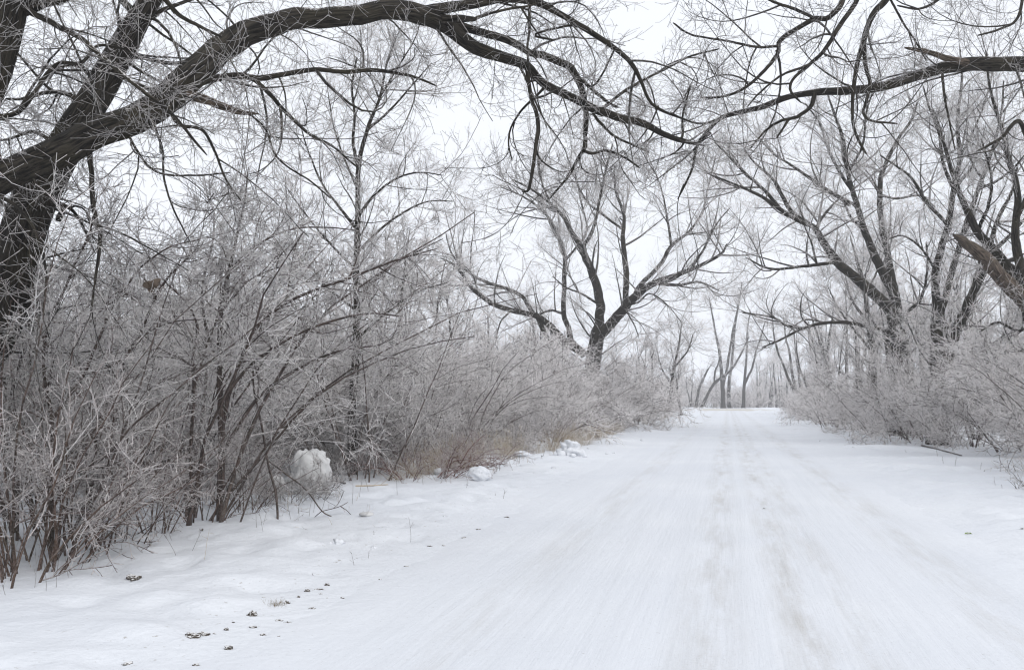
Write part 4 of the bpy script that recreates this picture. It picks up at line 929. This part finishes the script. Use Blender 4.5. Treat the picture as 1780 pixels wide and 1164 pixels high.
for k, (px, py, w, h) in enumerate(((1008, 795, 18, 13), (975, 797, 16, 10), (995, 799, 12, 7), (1016, 798, 9, 6))):
    chunk('snow_clod', px, py, w, h, ('round snow clod on the right of the ploughed pile', 'flat snow clod on the left of the ploughed pile', 'small snow clod in front of the ploughed pile', 'tiniest snow clod at the right foot of the pile')[k], 'snow clod', SNOW, 20 + k, rough=0.15, sub=3)
chunk('ice_chunk', 634, 908, 26, 9, 'flat greyish ice chunk on the snow right of the drooping twig', 'ice chunk', DIRTYSNOW, 31, sub=3)
chunk('ice_chunk', 512, 930, 14, 6, 'small tan stained ice chunk on the left verge', 'ice chunk', DIRTYSNOW, 32, sub=3)
chunk('snow_lump', 762, 830, 22, 12, 'small snow lump left of the oval one', 'snow lump', SNOW, 33, sub=3, facets=6)
chunk('snow_lump', 905, 800, 30, 10, 'low snow lump under the tan grass', 'snow lump', SNOW, 34, sub=3, facets=6)
CL = 'dark soil clods along the left road edge'
clods = [(330, 1117, 27, 9), (349, 1111, 18, 9), (395, 1129, 14, 8), (437, 1075, 15, 10), (392, 1099, 8, 6), (372, 1106, 5, 4), (405, 1087, 5, 4), (438, 1093, 12, 5), (484, 1080, 14, 4), (500, 1083, 12, 4), (455, 1104, 11, 5), (483, 1108, 9, 3), (497, 1052, 10, 6), (518, 1041, 5, 5),
         (533, 1031, 9, 6), (553, 1027, 13, 4), (567, 1020, 8, 5), (556, 1034, 7, 3), (541, 1058, 12, 4), (594, 1039, 7, 4), (457, 1047, 6, 3), (218, 1155, 20, 6), (340, 1158, 12, 5), (227, 1018, 24, 9), (568, 1040, 5, 3), (660, 1007, 8, 3), (706, 985, 8, 3), (806, 935, 8, 3), (770, 948, 7, 3), (746, 950, 8, 3), (830, 920, 8, 3), (880, 900, 7, 3)]
def clod_material():
    m, t, b = new_mat('frosted_soil')
    geo = N(t, 'ShaderNodeNewGeometry'); n = N(t, 'ShaderNodeTexNoise', Scale=45.0, Detail=4.0)
    t.links.new(geo.outputs['Position'], n.inputs['Vector'])
    sep = N(t, 'ShaderNodeSeparateXYZ'); t.links.new(geo.outputs['Normal'], sep.inputs[0])
    f = math_(t, 'ADD', math_(t, 'MULTIPLY', sep.outputs['Z'], 1.1), math_(t, 'MULTIPLY', math_(t, 'SUBTRACT', n.outputs['Fac'], 0.5), 2.2))
    t.links.new(mixc(t, ramp(t, f, 0.45, 0.95), (0.075, 0.062, 0.05), (0.7, 0.7, 0.7)), b.inputs['Base Color'])
    b.inputs['Roughness'].default_value = 0.9; return m
CLOD = clod_material()
def clod_label(k, px, py, w, h):
    if k == 0: return 'largest grey brown soil clod, leftmost of the string along the road edge'
    if k == 1: return 'soil clod touching the largest clod on its right'
    if k == 21: return 'dark soil clod at the bottom picture edge, far left'
    if k == 22: return 'dark soil clod at the bottom edge, right of the far left one'
    if k == 23: return 'snow capped clod alone below the left brush'
    if k == 2: return 'tufty soil clod below and right of the largest clod'
    if k == 3: return 'upright shard of soil left of the dry grass tuft'
    if k == 12: return 'dark soil clod touching the dry grass tuft on its right'
    return 'small dark soil clod scattered on the snowy left road edge'
for k, (px, py, w, h) in enumerate(clods):
    chunk('soil_clod', px, py, w, h, clod_label(k, px, py, w, h), 'soil clod', CLOD, 60 + k, rough=0.75, group=CL, sub=4, facets=9, sink=0.45)
rr3 = random.Random(9)
for k in range(20):                                   # thrown crumbs of snow on the verge
    y = rr3.uniform(7, 45); x = ROAD_L - rr3.uniform(0.0, 1.6) if k % 4 else ROAD_R + rr3.uniform(0.2, 1.8)
    v = np.array([x, y, 0]) - CAMP; dd = v @ FW; px = 890 + F * (v @ RT) / dd; py = 582 - F * (v @ UP) / dd
    if px < -100 or px > 1900: continue
    sz = rr3.uniform(0.05, 0.13)
    chunk('snow_crumb', px, py, sz / dd * F, sz * .5 / dd * F, 'small crumb of thrown snow lying on the verge', 'snow crumb', SNOW, 200 + k, rough=0.8, sink=0.7, group='snow crumbs on the verges', sub=3, facets=8)

# ------------------------------------------------------------------ dry grass
def make_grass(name, seed, H, n, wid, mat, rad=0.0022, lab='dry grass clump', heads=True):
    rg = np.random.default_rng(seed); K = 5
    root = thing(name, lab, 'grass')
    P = np.zeros((n, K, 3)); P[:, 0, :2] = rg.normal(0, wid, (n, 2)); P[:, 0, 2] = -0.05
    d = norm(np.stack([rg.normal(0, .25, n), rg.normal(0, .25, n), np.ones(n)], 1)); L = H * rg.uniform(0.5, 1.1, n)
    b = rg.normal(0, .16, (n, 3))
    for j in range(1, K):
        d = norm(d + b + np.array([0, 0, -.03 * j])); P[:, j] = P[:, j - 1] + d * (L / (K - 1))[:, None]
    Rr = rad * np.ones((n, K)) * np.linspace(1, .35, K)
    add('blades', build_mesh('blades', [tube_arrays(P, Rr, 3, 0.0, 0, rg)], mat=mat), root, kind='stuff')
    if not heads: return root
    P2 = P[: n // 5, -1:, :] + np.linspace(0, 1, 3)[None, :, None] * np.array([0, 0, .09])
    add('seed_heads', build_mesh('seed_heads', [tube_arrays(P2, np.full((len(P2), 3), rad * 3) * np.array([.6, 1, .3]), 4, 0, 0, rg)], mat=mat), root, kind='stuff')
    return root
gr = [make_grass('dry_grass_clump', 401, 0.75, 90, 0.16, GRASS), make_grass('dry_grass_clump', 402, 1.0, 110, 0.2, GRASS, 0.003)]
GG = 'dry tan grass along the left thicket foot'
for k in range(60):
    if k % 5 in (1, 3): continue
    if k < 12: y = 18.5 + k * 0.42 + rsp.uniform(-.3, .3); x = -6.05 + rsp.uniform(-.35, .3)
    elif k < 52: y = 22 + (k - 12) * 0.75 + rsp.uniform(-.5, .5); x = -6.0 + 0.75 * smooth(26, 34, y) + rsp.uniform(-.4, .3)
    else: y = 50 + (k - 52) * 6; x = -5.4 + rsp.uniform(-.4, .2)
    place_xy(gr[k % 2], x, y, rsp.uniform(.55, 1.0), 'tan dry grass clump at the foot of the left thicket', GG)
TUFT = plain('tuft_grass', (0.20, 0.15, 0.085))
tuft = make_grass('grass_tuft', 410, 0.10, 150, 0.028, TUFT, 0.0016, 'brown dry grass tuft poking through snow at left road edge', False)
b = on_ground(480, 1056); tuft.location = (b[0], b[1], surf(b[0], b[1]))
# dead weed stalks and bare twigs poking out of the snow
def stalk(px, py, h, seed, label, lean=0.1, mat=SHRUB, branches=4, group='weed stalks poking through the snow'):
    b = on_ground(px, py); d = (b - CAMP) @ FW; L = h / F * d; rg = np.random.default_rng(seed)
    base = np.array([b[0], b[1], surf(b[0], b[1])])
    P = np.zeros((1, 6, 3)); dr = norm(np.array([rg.normal(0, lean), rg.normal(0, lean), 1.0])); P[0, 0] = base - dr * 0.04
    for j in range(1, 6): dr = norm(dr + rg.normal(0, .06, 3)); P[0, j] = P[0, j - 1] + dr * L / 5
    Rr = np.full((1, 6), max(0.0022, 0.00018 * d)) * np.linspace(1, .5, 6)
    parts = [tube_arrays(P, Rr, 4, 0.25, 0, rg)]
    if branches:
        A, RA = grow(P, Rr, branches, 0.4, 1, ('abs', L * .12, L * .35), (50, 12), 4, .01, 0.0015, .12, .05, rg)
        parts.append(tube_arrays(A, RA, 3, 0.35, 0, rg))
    o = add('weed_stalk', build_mesh('weed_stalk', parts, base, mat)); o.location = base
    tag(o, label, 'weed', group); return o
WL = {0: 'tall branching dead weed alone on the left verge snow', 4: 'slanting dead twig lying in the snow near the left road edge', 8: 'upright bare twig in front of the lower snow block'}
for k, (px, py, h) in enumerate([(714, 938, 52), (650, 942, 12), (616, 985, 30), (544, 1005, 14), (640, 975, 20), (875, 868, 22), (860, 862, 10), (810, 858, 14), (560, 890, 60), (545, 900, 70), (520, 905, 60), (505, 910, 75), (612, 880, 60), (625, 870, 50), (640, 862, 60), (306, 981, 85), (334, 972, 48),
                                  (445, 940, 40), (457, 943, 46), (60, 1035, 70), (80, 1040, 95), (98, 1035, 80), (120, 1015, 60), (10, 1045, 50), (1730, 850, 18), (1757, 840, 14), (1742, 860, 10), (1660, 815, 20), (1640, 808, 14), (1705, 822, 16), (690, 868, 40), (735, 850, 30), (168, 985, 60), (210, 970, 70), (255, 960, 60)]):
    stalk(px, py, h, 500 + k, WL.get(k, 'thin bare stalk poking up through the roadside snow'), 0.25 if h > 40 else 0.15)
for k in range(46):
    y = rr3.uniform(8.2, 34); x = -rr3.uniform(4.7, 6.6) if k % 6 else rr3.uniform(4.6, 6.0)
    v = np.array([x, y, 0]) - CAMP; dd = v @ FW
    if dd < 5: continue
    px, py = 890 + F * (v @ RT) / dd, 582 - F * (v @ UP) / dd
    if -60 < px < 1840: stalk(px, py, rr3.uniform(.1, .38) / dd * F, 800 + k, 'thin bare stalk poking up through the roadside snow', rr3.choice((.15, .4, .9)), rr3.choice((SHRUB, GRASS, BROWN)), rr3.choice((0, 2, 4)))
# fallen sticks
def stick(pts, rad, label, seed, mat=BARK):
    P = np.array([on_ground(x, y) for x, y in pts])
    for q in P: q[2] = ground_z(q[0], q[1]) + rad * .8
    base = P[0].copy(); Pr, rr_ = resample(P, 12, np.linspace(rad, rad * .5, len(P))); rg = np.random.default_rng(seed)
    parts = [tube_arrays(Pr[None], rr_[None], 7, 0.2, .08, rg)]
    A, RA = grow(Pr[None], rr_[None], 4, .3, 1, ('abs', .15, .4), (40, 10), 5, .012, .003, .1, 0.05, rg)
    parts.append(tube_arrays(A, RA, 4, .3, 0, rg))
    o = add('fallen_branch', build_mesh('fallen_branch', parts, base, mat)); o.location = base; tag(o, label, 'branch'); return o
stick([(1602, 778), (1622, 783), (1650, 789), (1672, 795)], 0.03, 'fallen branch lying before the right shrubs', 700)
stick([(565, 844), (590, 846), (600, 849)], 0.025, 'dark fallen branch right of the tall snow block', 701)
stick([(618, 852), (650, 851), (674, 849)], 0.015, 'tan fallen stalks lying right of the tall snow block', 702, GRASS)
stick([(855, 811), (875, 812), (890, 806)], 0.02, 'short fallen stick below the tan grass', 703)
# clump of dead leaves caught in the twigs
pc = at(263, 494, 9.3)
root = thing('dead_leaf_clump', 'brown clump of curled dead leaves caught in the left twigs', 'leaf clump', tuple(pc))
rg = np.random.default_rng(77)
for k in range(9):
    bm = bmesh.new(); w, l = rg.uniform(.028, .042), rg.uniform(.06, .09)
    grid = [[bm.verts.new((w * math.sin(math.pi * (i + .4) / 5.2) * (j - 1), l * (i / 4 - .5), .018 * (j - 1) ** 2 + .02 * math.sin(i * .9))) for j in range(3)] for i in range(5)]
    for i in range(4):
        for j in range(2):
            f = bm.faces.new((grid[i][j], grid[i][j + 1], grid[i + 1][j + 1], grid[i + 1][j])); f.smooth = True
    me = bpy.data.meshes.new('leaf'); bm.to_mesh(me); bm.free()
    o = add('leaf', me, root, LEAF); o.location = (rg.normal(0, .024), rg.normal(0, .02), rg.normal(0, .024)); o.rotation_euler = tuple(rg.uniform(0, 6.28, 3))
    sol = o.modifiers.new('thick', 'SOLIDIFY'); sol.thickness = 0.004
P, rr_ = resample([at(289, 486, 10.55), at(276, 484, 9.9), at(264, 490, 9.3)], 6, [.004, .003, .003])
add('twig', build_mesh('twig', [tube_arrays(P[None], rr_[None], 5, .3, 0, rg)], pc, SHRUB), root)
# single dead leaves on the snow
for k, (px, py, lab, mt) in enumerate(((1683, 928, 'single green leaf on the right snow verge', plain('green_leaf', (0.22, 0.30, 0.06))), (1777, 924, 'brown leaf at the right picture edge on the snow', LEAF), (350, 941, 'orange brown leaf at the foot of the left brush', LEAF), (1328, 885, 'tan fleck of leaf on the packed road', LEAF))):
    b = on_ground(px, py); bm = bmesh.new()
    grid = [[bm.verts.new((.03 * math.sin(math.pi * (i + .3) / 4.6) * (j - 1), .12 * (i / 4 - .5), .012 * (j - 1) ** 2 + .01 * math.sin(i))) for j in range(3)] for i in range(5)]
    for i in range(4):
        for j in range(2): bm.faces.new((grid[i][j], grid[i][j + 1], grid[i + 1][j + 1], grid[i + 1][j]))
    me = bpy.data.meshes.new('leaf'); bm.to_mesh(me); bm.free(); o = add('fallen_leaf', me, mat=mt)
    o.location = (b[0], b[1], surf(b[0], b[1]) + .006); o.rotation_euler = (.1, .1, 1.9 + k); o.scale = ((.7, .6, .7, .35)[k],) * 3
    s_ = o.modifiers.new('thick', 'SOLIDIFY'); s_.thickness = 0.003
    tag(o, lab, 'leaf')

# ------------------------------------------------------------------ parked car and little frame beyond the crossing
CARP = plain('silver_paint', (0.30, 0.32, 0.36), 0.35, 0.05); GLASS = plain('dark_glass', (0.03, 0.035, 0.045), 0.1, 0.1)
TYRE = plain('tyre_rubber', (0.02, 0.02, 0.02)); RIM = plain('rim_metal', (0.35, 0.35, 0.36), 0.4)
LAMP = plain('lamp_glass', (0.55, 0.55, 0.55), 0.2); TAIL = plain('tail_lamp', (0.3, 0.02, 0.02), 0.3)
def extrude_profile(name, prof, half, inset=0.0, topz=None):
    bm = bmesh.new(); L_, R2 = [], []
    for x, z in prof:
        k = inset * max(0, (z - 0.85)) if inset else 0
        L_.append(bm.verts.new((x, -half + k, z))); R2.append(bm.verts.new((x, half - k, z)))
    n = len(prof)
    for i in range(n): bm.faces.new((L_[i], L_[(i + 1) % n], R2[(i + 1) % n], R2[i]))
    bm.faces.new(L_[::-1]); bm.faces.new(R2)
    bmesh.ops.recalc_face_normals(bm, faces=bm.faces)
    bmesh.ops.bevel(bm, geom=bm.edges[:], offset=0.03, segments=2, affect='EDGES')
    for f in bm.faces: f.smooth = True
    me = bpy.data.meshes.new(name); bm.to_mesh(me); bm.free(); return me
def wheel(parent, x, y):
    for nm, r0_, w, mt in (('tyre', .33, .2, TYRE), ('rim', .21, .22, RIM)):
        bm = bmesh.new(); bmesh.ops.create_cone(bm, cap_ends=True, segments=20, radius1=r0_, radius2=r0_, depth=w)
        me = bpy.data.meshes.new(nm); bm.to_mesh(me); bm.free()
        if nm == 'tyre': o = add('wheel', me, parent, mt); o.location = (x, y, .33); o.rotation_euler = (math.pi / 2, 0, 0); wh = o
        else: o = add('rim', me, wh, mt)
pc = at(1386, base_py(1386, 246), 246); cz = ground_z(pc[0], pc[1])
car = thing('parked_car', 'silver grey car parked beyond the crossing, half hidden by trunks', 'car', (pc[0], pc[1], cz), rotz=YAW + .15)
add('body', extrude_profile('body', [(-2.2, .3), (2.15, .3), (2.2, .62), (1.95, .8), (1.0, .92), (.35, 1.42), (-1.05, 1.46), (-1.85, 1.0), (-2.2, .92)], .88, .35), car, CARP)
for sgn in (-1, 1):
    me = extrude_profile('side_window', [(.78, .97), (.3, 1.35), (-.3, 1.38), (-.3, .97)], .02); o = add('side_window', me, car, GLASS); o.location = (0, sgn * .79, 0)
    me = extrude_profile('side_window', [(-.38, .97), (-.38, 1.38), (-1.0, 1.38), (-1.5, 1.02)], .02); o = add('side_window', me, car, GLASS); o.location = (0, sgn * .79, 0)
    o = add('headlight', box_mesh('headlight', (2.06, sgn * .6 - .15, .6), (2.2, sgn * .6 + .15, .74)), car, LAMP)
    o = add('tail_light', box_mesh('tail_light', (-2.22, sgn * .65 - .12, .7), (-2.1, sgn * .65 + .12, .88)), car, TAIL)
    wheel(car, 1.35, sgn * .8); wheel(car, -1.35, sgn * .8)
pf = at(1243, base_py(1243, 226), 226)
WOOD = plain('weathered_wood', (0.22, 0.2, 0.17))
fr = thing('post_frame', 'small weathered two post frame standing in the snow beyond the crossing', 'post frame', (pf[0], pf[1], ground_z(pf[0], pf[1])), rotz=YAW)
for sx_ in (-.42, .42): add('post', box_mesh('post', (sx_ - .07, -.07, -.2), (sx_ + .07, .07, .78)), fr, WOOD)
add('rail', box_mesh('rail', (-.55, -.06, .783), (.55, .06, .92)), fr, WOOD)

# ------------------------------------------------------------------ haze
hm = bpy.data.materials.new('haze'); hm.use_nodes = True
ht = hm.node_tree; ht.nodes.clear()
ho = ht.nodes.new('ShaderNodeOutputMaterial'); hv = ht.nodes.new('ShaderNodeVolumePrincipled')
hv.inputs['Color'].default_value = (0.93, 0.94, 0.97, 1); hv.inputs['Density'].default_value = 0.0009
ht.links.new(hv.outputs[0], ho.inputs['Volume'])
hz = add('haze', box_mesh('haze', (-2700, -40, -1.5), (2700, 3600, 32)), mat=hm)
tag(hz, 'thin pale winter haze between the trees', None, kind='stuff')

print('QUADS', sum(tot.values()), {k: v for k, v in tot.items()})
